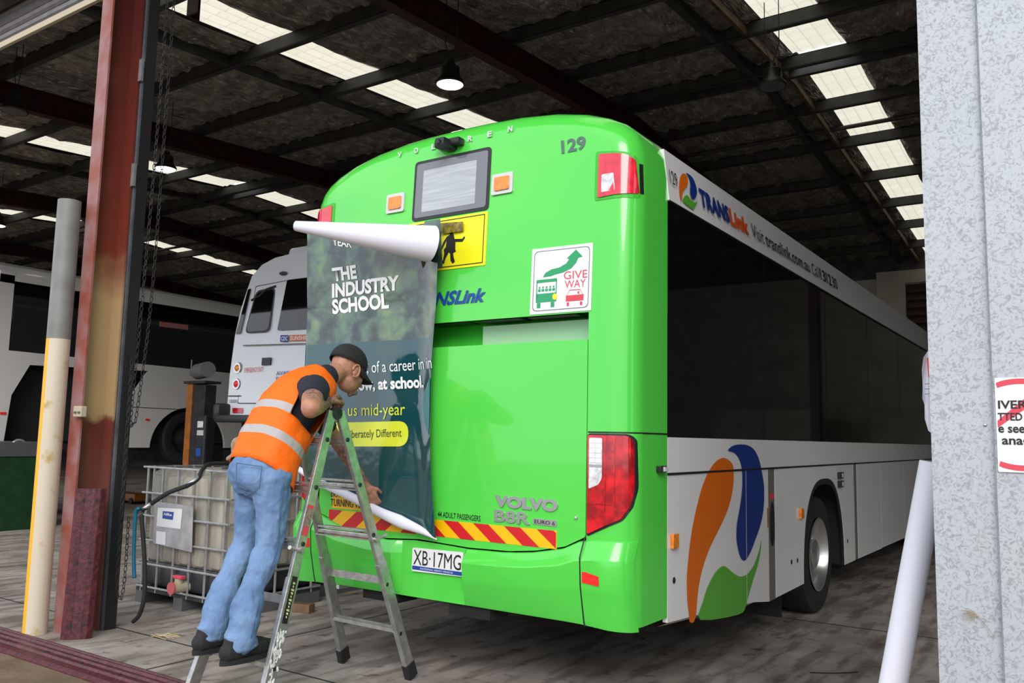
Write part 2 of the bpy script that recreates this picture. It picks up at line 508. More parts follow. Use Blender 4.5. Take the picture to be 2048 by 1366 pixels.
def txt(name, s, q, mp_, m, parent, off=0.003, bold=0.0, shear=0.0, ext=0.0, label=None):
    """flat lettering: q = baseline left, baseline right, cap-height left (2D), mapped on its surface by mp_"""
    def raw(t, ex=0.0):
        c = bpy.data.curves.new('t', 'FONT')
        c.body = t; c.resolution_u = 3; c.offset = bold; c.shear = shear; c.extrude = ex
        o = bpy.data.objects.new('t', c)
        me = bpy.data.meshes.new_from_object(o)
        bpy.data.objects.remove(o); bpy.data.curves.remove(c)
        return me
    if (bold, shear) not in _cap:
        h = raw('H')
        _cap[(bold, shear)] = max(v.co.y for v in h.vertices)
        bpy.data.meshes.remove(h)
    cap = _cap[(bold, shear)]
    me = raw(s, 0.05 if ext else 0.0)
    x0 = min(v.co.x for v in me.vertices); x1 = max(v.co.x for v in me.vertices)
    p0, r, u = V((*q[0], 0)), V((q[1][0] - q[0][0], q[1][1] - q[0][1], 0)), V((q[2][0] - q[0][0], q[2][1] - q[0][1], 0))
    bm = B(); bm.from_mesh(me); bpy.data.meshes.remove(me)
    for v in bm.verts:
        p = p0 + r * ((v.co.x - x0) / (x1 - x0)) + u * (v.co.y / cap)
        v.co = mp_(p.x, p.y, off + (ext * (v.co.z / 0.1 + 0.5) if ext else 0))
    return put(name, bm, m, parent, label=label)


def rrect(x0, z0, x1, z1, r, n_=5):
    out = []
    for cx, cz, a0 in ((x1 - r, z1 - r, 0), (x0 + r, z1 - r, 90), (x0 + r, z0 + r, 180), (x1 - r, z0 + r, 270)):
        for k in range(n_ + 1):
            a = math.radians(a0 + 90 * k / n_)
            out.append((cx + r * math.cos(a), cz + r * math.sin(a)))
    return out


def quad_rr(q, r=0.1, n_=4):
    """rounded quad from 4 corners (TL,TR,BR,BL)"""
    out = []
    m_ = len(q)
    for i in range(m_):
        p, a, c = V((*q[i], 0)), V((*q[i - 1], 0)), V((*q[(i + 1) % m_], 0))
        s, e_ = p.lerp(a, min(r / (a - p).length, 0.5)), p.lerp(c, min(r / (c - p).length, 0.5))
        for k in range(n_ + 1):
            t = k / n_
            w = s.lerp(p, t).lerp(p.lerp(e_, t), t)
            out.append((w.x, w.y))
    return out


def fuse(name, parts, voxel, m, parent=None, smooth_it=4, label=None):
    """several closed shapes -> one continuous surface"""
    bm = B()
    for p in parts: p(bm)
    bmesh.ops.recalc_face_normals(bm, faces=bm.faces)
    me = bpy.data.meshes.new('tmp'); bm.to_mesh(me); bm.free()
    o = bpy.data.objects.new('tmp', me); COL.objects.link(o)
    md = o.modifiers.new('r', 'REMESH'); md.mode = 'VOXEL'; md.voxel_size = voxel; md.use_smooth_shade = True
    if smooth_it:
        sm = o.modifiers.new('s', 'SMOOTH'); sm.iterations = smooth_it; sm.factor = 0.5
    dg = bpy.context.evaluated_depsgraph_get()
    me2 = bpy.data.meshes.new_from_object(o.evaluated_get(dg))
    bpy.data.objects.remove(o); bpy.data.meshes.remove(me)
    bm = B(); bm.from_mesh(me2); bpy.data.meshes.remove(me2)
    return put(name, bm, m, parent, smooth=2, label=label)


def cap_(p, q, r1, r2, seg=14):
    """tapered capsule adder"""
    def f(bm):
        P0, Q0 = V(p), V(q)
        d = (Q0 - P0)
        dn = d.normalized()
        pts, rs_ = [], []
        for a in (-88, -60, -30):
            pts.append(P0 + dn * math.sin(math.radians(a)) * r1); rs_.append(r1 * math.cos(math.radians(a)))
        for k in range(4):
            pts.append(P0.lerp(Q0, k / 3)); rs_.append(r1 + (r2 - r1) * k / 3)
        for a in (30, 60, 88):
            pts.append(Q0 + dn * math.sin(math.radians(a)) * r2); rs_.append(r2 * math.cos(math.radians(a)))
        tube(bm, pts, rs_, seg)
    return f


def el_(c, r, rot=None):
    return lambda bm: ell(bm, c, r, rot)


# ================================================================== SETTING
bm = B()
N = 1
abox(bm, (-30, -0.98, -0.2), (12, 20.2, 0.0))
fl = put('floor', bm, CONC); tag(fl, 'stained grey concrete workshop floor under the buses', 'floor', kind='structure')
bm = B(); abox(bm, (-40, -40, -0.25), (30, -0.98, -0.035))
gd = put('ground', bm, OUTG); tag(gd, 'brown dusty yard paving outside the doorway', 'ground', kind='structure')
for k, (a, b_, w) in enumerate((((-30, -0.30, 0.001), (1.5, -0.30, 0.001), 0.012), ((-30, 3.4, 0.001), (12, 3.4, 0.001), 0.012), ((-2.9, -0.9, 0.001), (-2.9, 20, 0.001), 0.01))):
    bm = B(); bar(bm, a, b_, w, 0.003)
    o = put('expansion_joint', bm, BLACK, fl)

YR = 9.0


def zroof(y):
    return 7.3 - (0.065 * (YR - y) if y < YR else 0.07 * (y - YR))


STRIPS = [(-21.9, -21.1), (-14.85, -14.05), (-7.55, -6.79), (-1.46, -0.70)]
PY = [-1.0, 0.0, 1.58, 3.30, 5.0, 6.70, 8.24, 8.62, 10.09, 11.76, 13.65, 15.42, 17.08, 18.75]
ceil_ = thing('ceiling', (-5, 9, 7.2), 'foil lined workshop roof with translucent sheets between purlins', 'ceiling', kind='structure')
edges = [-30.0] + [e_ for s_ in STRIPS for e_ in s_] + [12.0]
for i in range(0, len(edges), 2):
    x0, x1 = edges[i], edges[i + 1]
    nx, ny = max(2, int((x1 - x0) / 0.085)), 190
    bm = B(); rows = []
    for j in range(ny + 1):
        y = -1.2 + 21.4 * j / ny
        # sag between purlins
        nb_ = max([p for p in PY if p <= y], default=-1.2); nx_ = min([p for p in PY if p > y], default=20.2)
        t = (y - nb_) / max(0.2, nx_ - nb_)
        sag = 0.035 * math.sin(PI * min(1, max(0, t)))
        row = []
        for k in range(nx + 1):
            x = x0 + (x1 - x0) * k / nx
            w = 0.030 * math.sin(2 * PI * x / 0.34 + 1.2 * noise.noise(V((x * 1.5, y * 0.8, 3)))) + 0.05 * noise.noise(V((x * 3.1, y * 1.7, 0))) + 0.045 * noise.noise(V((x * 8, y * 4.5, 5)))
            ed = min(1.0, (x - x0) / 0.25 + 0.25, (x1 - x) / 0.25 + 0.25)
            row.append(bm.verts.new((x, y, zroof(y) - 0.02 - sag - w * ed)))
        rows.append(row)
    for a, b_ in zip(rows, rows[1:]):
        for k in range(nx): bm.faces.new((a[k], a[k + 1], b_[k + 1], b_[k]))
    put('foil_lining', bm, FOIL, ceil_, smooth=2)
bm = B()   # outer roof sheets closing the foil from above
for y0, y1 in ((-1.2, YR), (YR, 20.2)):
    for i in range(0, len(edges), 2):
        bar(bm, ((edges[i] + edges[i + 1]) / 2, y0, zroof(y0) + 0.09), ((edges[i] + edges[i + 1]) / 2, y1, zroof(y1) + 0.09), edges[i + 1] - edges[i], 0.02)
put('roof_sheeting', bm, DARKM, ceil_)
PURE = PY + [20.2]
for (x0, x1) in STRIPS:
    for a, b_ in zip(PURE, PURE[1:]):
        if b_ - a < 0.5: continue
        bm = B(); rows = []
        for y in (a, b_):
            rows.append([bm.verts.new((x0 + (x1 - x0) * k / 24, y, zroof(y) + 0.012 * math.sin(2 * PI * 4 * k / 24))) for k in range(25)])
        for k in range(24): bm.faces.new((rows[0][k], rows[0][k + 1], rows[1][k + 1], rows[1][k]))
        put('skylight_panel', bm, SKYL, ceil_, smooth=2)
for y in PY:
    bm = B()
    z = zroof(y)
    abox(bm, (-30, y, z - 0.215), (12, y + 0.014, z - 0.03))
    abox(bm, (-30, y, z - 0.22), (12, y + 0.085, z - 0.208))
    abox(bm, (-30, y, z - 0.042), (12, y + 0.07, z - 0.03))
    put('purlin', bm, PURL, ceil_)
bm = B(); cyl(bm, (-30, 11.15, zroof(11.15) - 0.12), (12, 11.15, zroof(11.15) - 0.12), 0.04, 8)
put('conduit_pipe', bm, PURL, ceil_)
for x in (-1.66,):
    for y0, y1 in ((-1.2, YR), (YR, 20.2)):
        bm = B(); bar(bm, (x, y0, zroof(y0) - 0.16), (x, y1, zroof(y1) - 0.16), 0.05, 0.11)
        put('roof_strut', bm, mat('rusty_strut', (0.10, 0.055, 0.02), 0.6, var=0.4) if y0 < 0 else MATS['rusty_strut'], ceil_)
RN = 0
for x in (-25.2, -18.2, -11.33, -4.43, 2.47, 9.4):
    RN += 1
    bm = B()
    for y0, y1 in ((-1.0, YR), (YR, 20.2)):
        a, c = zroof(y0) - 0.2, zroof(y1) - 0.2
        bar(bm, (x, y0, a - 0.18), (x, y1, c - 0.18), 0.012, 0.34)
        bar(bm, (x, y0, a - 0.354), (x, y1, c - 0.354), 0.17, 0.014)
        bar(bm, (x, y0, a - 0.008), (x, y1, c - 0.008), 0.17, 0.014)
    o = put('roof_beam', bm, REDST)
    tag(o, ['dark red rafter farthest off over the coach', 'dark red rafter beyond the white coach', 'dark red rafter with a lit round lamp near the coach roof',
            'dark red rafter meeting the painted column and passing over the green bus', 'dark red rafter beyond the right side of the green bus', 'dark red rafter hidden furthest right'][RN - 1], 'beam', 'roof rafters', 'structure')
bm = B(); abox(bm, (-4.58, 2.0, zroof(2) - 0.55), (-4.28, 2.012, zroof(2) - 0.5)); bm.free()
for x in (-15.9, -8.12, -2.1):
    for y0, y1 in ((-1.2, YR), (YR, 20.2)):
        bm = B(); bar(bm, (x, y0, zroof(y0) - 0.13), (x, y1, zroof(y1) - 0.13), 0.10, 0.13); put('bridging_bar', bm, PURL, ceil_)
# walls
bm = B(); abox(bm, (-30.3, 20.2, -0.1), (-3.5, 20.4, 7.5))
tag(put('wall_back', bm, DARKW), 'dark back wall behind the buses', 'wall', kind='structure')
bm = B(); abox(bm, (-30.3, -1.2, -0.1), (-30.1, 20.4, 7.5))
tag(put('wall_left', bm, DARKW), 'dark far left wall of the workshop', 'wall', kind='structure')
bm = B(); abox(bm, (12.0, -1.2, -0.1), (12.2, 20.4, 7.5))
tag(put('wall_right', bm, WALLC), 'cream right hand wall of the workshop', 'wall', kind='structure')
ob = thing('office_partition', (3, 20, 0), 'cream office wall with dark brown window seen past the bus roof', 'wall', kind='structure')
bm = B()
abox(bm, (-3.5, 20.0, 0), (-1.95, 20.19, 5.9)); abox(bm, (-1.95, 20.0, 5.7), (12, 20.19, 6.05)); abox(bm, (-1.95, 20.0, 0), (12, 20.19, 3.2)); abox(bm, (1.2, 20.0, 3.2), (12, 20.19, 5.7))
bm2 = B(); abox(bm2, (-2.65, 19.9, 0), (-1.95, 20.0, 6.06)); abox(bm2, (-1.95, 19.9, 5.72), (12, 20.0, 6.06))
put('wall_panel', bm, WALLC, ob); put('wall_lining', bm2, WALLC, ob)
bm = B(); abox(bm, (-3.5, 20.2, 0), (12.2, 20.4, 7.5)); put('rear_sheeting', bm, DARKW, ob)
bm = B()
for k in range(12):
    bar(bm, (-1.95, 20.03, 3.3 + k * 0.205), (1.2, 20.03, 3.3 + k * 0.205), 0.02, 0.19, up=(0, 0.5, 1))
put('window_blind', bm, mat('brown_blind', (0.05, 0.025, 0.018), 0.7), ob)
bm = B(); abox(bm, (-30, -0.75, 5.3), (12, -0.6, 7.0))  # unseen wall above the doorways, put in so sky light enters only below
abox(bm, (-3.7, -0.8, 5.0), (1.6, -0.6, 5.4))
tag(put('wall_front', bm, DARKW), 'front wall strip above the doorways', 'wall', kind='structure')

# galvanised front cladding right
gw = thing('wall_front_right', (1.6, -1.1, 0), 'mottled galvanised steel wall cladding beside the doorway', 'wall', kind='structure')
xs_ = [1.583]; prof = []
bm = B()
prof = [(1.583, -0.86), (1.583, -1.10), (1.752, -1.10), (1.760, -1.122), (2.36, -1.122), (2.37, -1.10), (2.55, -1.10), (2.56, -1.122), (2.92, -1.122), (2.92, -0.80)]
for a, c in zip(prof, prof[1:]):
    v = [bm.verts.new((a[0], a[1], -0.03)), bm.verts.new((c[0], c[1], -0.03)), bm.verts.new((c[0], c[1], 5.4)), bm.verts.new((a[0], a[1], 5.4))]
    bm.faces.new(v)
bmesh.ops.remove_doubles(bm, verts=bm.verts, dist=1e-4)
put('steel_cladding', bm, GALV, gw)
bm = B(); ell(bm, [(1.733,-1.1,1.543)][0], (0.006, 0.005, 0.006)); put('screw', bm, BADGE, gw, smooth=True)
bm = B(); abox(bm, (1.62, -0.86, -0.03), (2.9, -0.80, 5.3)); put('wall_lining', bm, DARKW, gw)  # pier ends here; unseen open bay added beyond it to light the bus side

# prohibition sign on the cladding
SG = thing('warning_sign', (1.95, -1.12, 1.55), 'weathered white sign with red prohibition circle on the galvanised wall', 'sign')
smap = lambda a, c, o_: V((a, -1.124 - o_, c))
bm = B(); poly_prism(bm, rrect(1.765, 1.404, 2.20, 1.684, 0.004), smap, 0.004, 0.0)
put('sign_board', bm, SIGNW, SG)
cx, cz = 1.83, 1.545
bm = B()
ringo = [(1.83 + 0.155 * math.cos(t), cz + 0.136 * math.sin(t)) for t in [math.radians(-115 + 230 * k / 40) for k in range(41)]]
ringi = [(1.83 + 0.138 * math.cos(t), cz + 0.120 * math.sin(t)) for t in [math.radians(-115 + 230 * k / 40) for k in range(41)]]
ringo = [(max(1.768, p[0]), p[1]) for p in ringo]; ringi = [(max(1.768, p[0]), p[1]) for p in ringi]
vo = [bm.verts.new(smap(*p, 0.005)) for p in ringo]; vi = [bm.verts.new(smap(*p, 0.005)) for p in ringi]
for k in range(40):
    try: bm.faces.new((vo[k], vo[k + 1], vi[k + 1], vi[k]))
    except ValueError: pass
put('prohibition_ring', bm, INKR, SG)
bm = B(); poly_prism(bm, [(1.769, 1.535), (1.769, 1.556), (1.892, 1.668), (1.918, 1.650)], smap, 0.0053, None)
put('prohibition_bar', bm, INKR, SG)
for s_, y_, h_, x0, x1 in (('DRIVERS', 1.592, 0.024, 1.738, 1.862), ('ITTED', 1.557, 0.022, 1.752, 1.833), ('e see', 1.521, 0.026, 1.770, 1.838), ('anager', 1.486, 0.026, 1.778, 1.885)):
    if s_ == 'DRIVERS': s_, x0 = 'IVERS', 1.772
    if s_ == 'ITTED': s_, x0 = 'TTED', 1.770
    txt('lettering', s_, [(x0, y_), (x1, y_), (x0, y_ + h_)], smap, INKK, SG, 0.0058, bold=0.02)

# ================================================================== GREEN BUS
bus = thing('city_bus', (-1.27, 6.0, 0), 'bright green and white city bus with its rear towards the doorway', 'bus')
W0 = -2.58
DT = [(0, 0.14), (0.004, 0.11), (0.015, 0.08), (0.035, 0.05), (0.06, 0.03), (0.085, 0.015), (0.13, 0.0)]


def yrear(x):
    d = min(-x, x - W0)
    if d >= 0.13: return 0.0
    if d <= 0: return 0.14
    for (a, ya), (c, yc) in zip(DT, DT[1:]):
        if a <= d <= c: return ya + (yc - ya) * (d - a) / (c - a)
    return 0.0


def lean(z):
    return 0.05 * max(0.0, (z - 2.2) / 1.2)


rmap = lambda a, c, o_: V((a, yrear(a) + lean(c) - o_, c))
CUTX = [-0.004, -0.015, -0.035, -0.06, -0.085, -0.13] + [W0 + d for d in (0.004, 0.015, 0.035, 0.06, 0.085, 0.13)]
half_ = [(1.27, 0.50), (1.27, 0.95), (1.27, 1.5), (1.27, 2.17), (1.27, 2.6), (1.27, 2.86), (1.265, 3.0), (1.25, 3.12), (1.215, 3.20), (1.15, 3.265), (1.05, 3.32), (0.9, 3.375), (0.7, 3.42), (0.45, 3.45), (0.2, 3.462), (0, 3.465)]
half = [(a + 0.02, z) for a, z in half_[:-1]] + [half_[-1]]
prof = [(W0 / 2 + a, z) for a, z in half] + [(W0 / 2 - a, z) for a, z in half[-2::-1]]
# inward normals
nrm = []
for i, p in enumerate(prof):
    a, c = prof[max(0, i - 1)], prof[min(len(prof) - 1, i + 1)]
    d = V((c[0] - a[0], c[1] - a[1])).normalized()
    nrm.append((-d.y, d.x))
SECT = [(0.45, 0), (0.14, 0), (0.11, 0.004), (0.08, 0.015), (0.05, 0.035), (0.03, 0.06), (0.015, 0.085), (0, 0.13)]
bm = B(); rows = []
for y, d in SECT:
    row = []
    for i_, ((x, z), (nx_, nz_)) in enumerate(zip(prof, nrm)):
        z2 = z + nz_ * d if i_ not in (0, len(prof) - 1) else z
        row.append(bm.verts.new((x + nx_ * d, y + lean(z2), z2)))
    rows.append(row)
for a, c in zip(rows, rows[1:]):
    for k in range(len(prof) - 1): bm.faces.new((a[k], a[k + 1], c[k + 1], c[k]))
last = rows[-1]
# rear columns and upper panel
XI0, XI1 = W0 + 0.265, -0.265
k217 = 3
cR = [bm.verts.new((XI1, lean(z), z)) for z in (0.50, 0.95, 1.5, 2.17)]
cL = [bm.verts.new((XI0, lean(z), z)) for z in (0.50, 0.95, 1.5, 2.17)]
for k in range(3):
    bm.faces.new((last[k], last[k + 1], cR[k + 1], cR[k]))
    bm.faces.new((last[-1 - k], cL[k], cL[k + 1], last[-2 - k]))
bm.faces.new([cR[3]] + last[3:len(prof) - 3] + [cL[3]])
put('rear_shell', bm, GREEN, bus, smooth=True)
# lip and recess above engine door
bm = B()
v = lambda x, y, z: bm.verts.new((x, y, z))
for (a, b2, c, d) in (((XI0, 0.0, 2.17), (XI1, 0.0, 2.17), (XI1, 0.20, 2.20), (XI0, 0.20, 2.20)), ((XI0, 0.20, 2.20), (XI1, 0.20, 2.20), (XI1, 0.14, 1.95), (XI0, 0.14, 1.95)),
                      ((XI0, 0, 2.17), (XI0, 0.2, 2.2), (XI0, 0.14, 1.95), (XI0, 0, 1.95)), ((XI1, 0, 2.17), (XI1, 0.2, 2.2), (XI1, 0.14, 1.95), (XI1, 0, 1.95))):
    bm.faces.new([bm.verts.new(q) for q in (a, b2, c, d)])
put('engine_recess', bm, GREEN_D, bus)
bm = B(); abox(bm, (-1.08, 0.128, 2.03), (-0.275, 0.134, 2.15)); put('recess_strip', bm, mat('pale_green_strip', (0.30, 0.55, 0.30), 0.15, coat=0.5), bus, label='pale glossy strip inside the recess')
bm = B()
for k in range(3):
    abox(bm, (-1.45 + k * 0.38, 0.03, 2.166), (-1.12 + k * 0.38, 0.15, 2.172))
put('vent_grille', bm, BLACKP, bus)
# engine door
lo = [(-0.265,2.02),(-0.264,0.954),(-0.396,0.892),(-0.582,0.854),(-0.76,0.835),(-1.051,0.829),(-1.423,0.846)]
lo = [(-0.268, 2.018), (-0.268, lo[1][1])] + lo[2:] + [(-1.7, 0.83), (-1.9, 0.85), (-2.10, 0.885), (XI0 + 0.003, 0.95), (XI0 + 0.003, 2.018)]
bm = B(); poly_prism(bm, quad_rr(lo, 0.012, 2), rmap, 0.004, -0.14)
put('engine_door', bm, GREEN, bus)
bm = B(); lathe(bm, [(0, 0.012), (0.008, 0.01), (0.012, 0.0)], (-0.325, -0.004, 1.05), (0, -1, 0), 12); put('door_lock', bm, CHROME, bus, smooth=True)
# bumper: lofted along x
def bump_prof(x):
    m_ = 0.0 if -1.56 < x < -1.062 else 1.0
    if -1.60 < x <= -1.56: m_ = (-1.56 - x) / 0.04
    return [(t, o_ * m_) for t, o_ in BP]
BP = [(1.0, 0.0), (0.985, 0.012), (0.80, 0.058), (0.77, 0.062), (0.46, 0.052), (0.42, 0.048), (0.06, 0.010), (0.0, 0.0)]
LOJ = [(-0.262, 0.955)] + [p_ for p_ in [(-0.396,0.892),(-0.582,0.854),(-0.76,0.835),(-1.051,0.829),(-1.423,0.846)]] + [(-1.7, 0.83), (-1.9, 0.85), (-2.10, 0.885), (W0 + 0.265, 0.955)]


def ztop(x):
    if x >= LOJ[0][0] or x <= LOJ[-1][0]: return 0.955
    for (a, za), (c, zc) in zip(LOJ, LOJ[1:]):
        if c <= x <= a: return za + (zc - za) * (x - a) / (c - a)
    return 0.955

zb = 0.50
bm = B(); rows = []
xs_ = [W0 + 0.004, W0 + 0.015, W0 + 0.035, W0 + 0.06, W0 + 0.085, W0 + 0.13, W0 + 0.2] + [W0 + 0.27, W0 + 0.5, W0 + 0.75, -1.68, -1.60, -1.56, -1.45, -1.3, -1.2, -1.066, -1.050, -1.0, -0.9, -0.8, -0.7, -0.6, -0.5, -0.4, -0.3] + [-0.2, -0.13, -0.085, -0.06, -0.035, -0.015, -0.004]
for x in xs_:
    zt = ztop(x) - 0.008
    zbb = zb + 0.0 if abs(x + 1.27) < 0.95 else zb - 0.02 * (abs(x + 1.27) - 0.95) / 0.3
    rows.append([bm.verts.new((x, yrear(x) - 0.004 - o_, zbb + (zt - zbb) * t)) for t, o_ in bump_prof(x)])
for a, c in zip(rows, rows[1:]):
    for k in range(len(a) - 1): bm.faces.new((a[k], a[k + 1], c[k + 1], c[k]))
put('rear_bumper', bm, GREEN, bus, smooth=3)
for sgn, (xa, xb) in ((1, (-0.27, -0.262)), (-1, (W0 + 0.262, W0 + 0.27))):
    bm = B()
    for t0, t1 in zip(BP, BP[1:]):
        z0, z1 = 0.49 + 0.465 * t0[0], 0.49 + 0.465 * t1[0]
        bm.faces.new([bm.verts.new(q) for q in ((xa, -0.0055 - t0[1], z0), (xb, -0.0055 - t0[1], z0), (xb, -0.0055 - t1[1], z1), (xa, -0.0055 - t1[1], z1))])
    put('bumper_joint', bm, BLACKP, bus)
bm = B(); abox(bm, (W0 + 0.04, 0.05, 0.485), (-0.04, 0.44, 0.50)); abox(bm, (-1.9, 0.02, 0.44), (-1.6, 0.2, 0.50)); abox(bm, (-1.2, 0.02, 0.43), (-0.9, 0.2, 0.50)); put('bumper_underside', bm, UNDER, bus)
bm = B()
for x in (-0.05, ): pass
poly_prism(bm, [(0.0, 0.955), (-0.02, 0.955), (-0.05, 0.955), (-0.05, 0.962), (0.0, 0.962)], rmap, 0.006, None); bm.free()
# number plate
pm = lambda a, c, o_: V((a, -0.012 - o_, c))
pq = [(-1.464,0.794),(-1.075,0.8),(-1.071,0.661),(-1.465,0.654)]
bm = B(); poly_prism(bm, quad_rr(pq, 0.012), pm, 0.008, 0.0); npl = put('number_plate', bm, SIGNW, bus, label='white number plate with blue strip')
x0, x1, zt, zbt = pq[0][0], pq[1][0], pq[0][1], pq[2][1]
txt('plate_number', 'XB\u00b717MG', [(x0 + 0.012, zbt + 0.035), (x1 - 0.012, zbt + 0.035), (x0 + 0.012, zt - 0.012)], pm, INKK, npl, 0.010)
bm = B(); poly_prism(bm, [(x0 + 0.004, zbt + 0.004), (x1 - 0.004, zbt + 0.004), (x1 - 0.004, zbt + 0.027), (x0 + 0.004, zbt + 0.027)], pm, 0.0095, None); put('plate_strip', bm, INKB, npl)
txt('plate_caption', 'NATIONAL HEAVY VEHICLE', [(x0 + 0.07, zbt + 0.010), (x1 - 0.07, zbt + 0.010), (x0 + 0.07, zbt + 0.020)], pm, INKW, npl, 0.011)
# hazard strips
def hazard(x0, x1, z0, z1, k0, slope, mp_=rmap, off=0.006):
    bm = B(); poly_prism(bm, [(x0, z0), (x1, z0), (x1, z1), (x0, z1)], mp_, off, -0.001)
    h = put('hazard_strip', bm, HZY, bus, label='yellow and red diagonal hazard strip')
    w = (x1 - x0) / k0
    for k in range(k0 + 1):
        a = x0 + w * k
        pts = [(a, z1 if slope > 0 else z0), (a + w * 0.5, z1 if slope > 0 else z0), (a + w * 0.5 + 0.13, z0 if slope > 0 else z1), (a + 0.13, z0 if slope > 0 else z1)]
        pts = [(a - 0.13 + (0.0), q) if 0 else (p, q) for p, q in pts]
        # clip to strip
        t = bmesh.new(); t.faces.new([t.verts.new((p - 0.13, q, 0)) for p, q in pts])
        for cx_, n_ in ((x0 + 0.003, -1), (x1 - 0.003, 1)):
            bmesh.ops.bisect_plane(t, geom=t.verts[:] + t.edges[:] + t.faces[:], plane_co=(cx_, 0, 0), plane_no=(n_, 0, 0), clear_outer=True)
        if t.faces:
            bb = B()
            poly_prism(bb, [(v_.co.x, v_.co.y) for v_ in t.faces[:][0].verts], mp_, off + 0.0008, None)
            put('red_stripe', bb, HZR, h)
        t.free()
    return h
hazard(-1.33, -0.447, 0.874, 0.972, 4, 1)
hazard(-2.215, -1.45, 0.874, 0.975, 3, -1)
sl_ = [(-2.185,1.102),(-1.833,1.12),(-1.826,0.988),(-2.177,0.978)]
bm = B(); poly_prism(bm, [(sl_[0][0], 1.09), (-1.80, 1.09), (-1.80, 0.985), (sl_[0][0], 0.985)], rmap, 0.006, None)
trn = put('turning_sign', bm, HZY, bus, label='yellow turning vehicle sign')
txt('lettering', 'TURNING VEHICLE', [(-2.20, 1.0), (-1.80, 1.0), (-2.20, 1.045)], rmap, INKK, trn, 0.008, bold=0.01)
txt('lettering', 'DO NOT OVERTAKE', [(-2.20, 1.058), (-1.80, 1.058), (-2.20, 1.085)], rmap, INKK, trn, 0.008, bold=0.01)
txt('passenger_lettering', '44 ADULT PASSENGERS', [(-1.285, 0.990), (-0.965, 0.985), (-1.285, 1.022)], rmap, INKK, bus, 0.006, bold=0.012)
txt('badge_lettering', 'VOLVO', [(-0.862, 1.080), (-0.440, 1.078), (-0.862, 1.142)], rmap, BADGE, bus, 0.005, bold=0.05, ext=0.008, label='chrome block lettering')
txt('badge_lettering', 'B8R', [(-0.862, 0.996), (-0.620, 0.993), (-0.862, 1.060)], rmap, BADGE, bus, 0.005, bold=0.02, ext=0.008, label='chrome model lettering')
bm = B(); poly_prism(bm, quad_rr([(-0.600, 1.03), (-0.447, 1.027), (-0.447, 0.993), (-0.600, 0.997)], 0.006), rmap, 0.008, 0.0)
bg = put('badge_plate', bm, BADGE, bus, label='small silver badge plate')
txt('lettering', 'EURO 6', [(-0.590, 1.003), (-0.458, 1.000), (-0.590, 1.023)], rmap, INKK, bg, 0.009, bold=0.01)
# upper text and decals
for ch, px_ in zip('VOLGREN', [(-1.745,3.337),(-1.6,3.339),(-1.451,3.339),(-1.286,3.333),(-1.155,3.338),(-1.003,3.338),(-0.849,3.341)]):
    txt('maker_letter', ch, [(px_[0] - 0.017, px_[1] - 0.018), (px_[0] + 0.017, px_[1] - 0.018), (px_[0] - 0.017, px_[1] + 0.018)], rmap, SILVERP, bus, 0.004, bold=0.03, ext=0.004, label='white raised letter')
txt('fleet_number', '129', [(-0.477,3.12),(-0.314,3.121),(-0.485,3.197)], rmap, INKGY, bus, 0.004, bold=0.03, shear=0.0, label='dark fleet number')
txt('route_lettering', 'NSLink', [(-1.371,2.284),(-0.969,2.283),(-1.375,2.366)], rmap, INKB, bus, 0.004, bold=0.035, shear=0.35, label='blue slanted lettering')
# rear window
wq = [(-1.601,3.253),(-0.99,3.252),(-1.004,2.84),(-1.622,2.87)]
wq = [(-1.60, 3.255), (-0.985, 3.255), (-0.985, 2.852), (-1.60, 2.852)]
bm = B(); poly_prism(bm, quad_rr(wq, 0.03), rmap, 0.006, -0.01)
rw = put('rear_window', bm, BLACKP, bus, label='rear window with black rubber frame')
bm = B(); poly_prism(bm, quad_rr([(-1.58, 3.235), (-1.005, 3.235), (-1.005, 2.872), (-1.58, 2.872)], 0.02), rmap, 0.008, None); put('window_glass', bm, GLASSG, rw)
bm = B(); poly_prism(bm, rrect(-1.52, 2.905, -1.09, 3.185, 0.005), rmap, 0.0088, None)
SCR = mat('destination_screen', (0.42, 0.45, 0.50), 0.25, coat=0.3, var=0.12, vscale=3, stretch=(1, 1, 30))
put('destination_screen', bm, SCR, rw, label='pale grey destination display')
# camera above window
bm = B(); abox(bm, (-1.34, -0.09, 3.275), (-1.26, 0.06, 3.335), 0.015); abox(bm, (-1.40, -0.02, 3.30), (-1.2, 0.05, 3.345), 0.01)
rc_ = put('reversing_camera', bm, BLACKP, bus, smooth=True, label='black reversing camera')
bm = B(); lathe(bm, [(0, 0.01), (0.014, 0.008), (0.018, 0.0)], (-1.30, -0.09, 3.30), (0, -1, -0.2), 16); put('camera_lens', bm, GLASS, rc_, smooth=True)
# amber lamps
for a, c in ((-1.83, -1.675), (-0.965, -0.81)):
    bm = B(); poly_prism(bm, rrect(a, 2.935, c, 3.065, 0.012), rmap, 0.012, 0.0)
    lp = put('indicator_lamp', bm, SILVERP, bus, label='amber lamp in silver plate')
    bm = B(); poly_prism(bm, rrect(a + 0.024, 2.958, c - 0.024, 3.042, 0.008), rmap, 0.020, 0.01); put('amber_lens', bm, AMBER, lp)
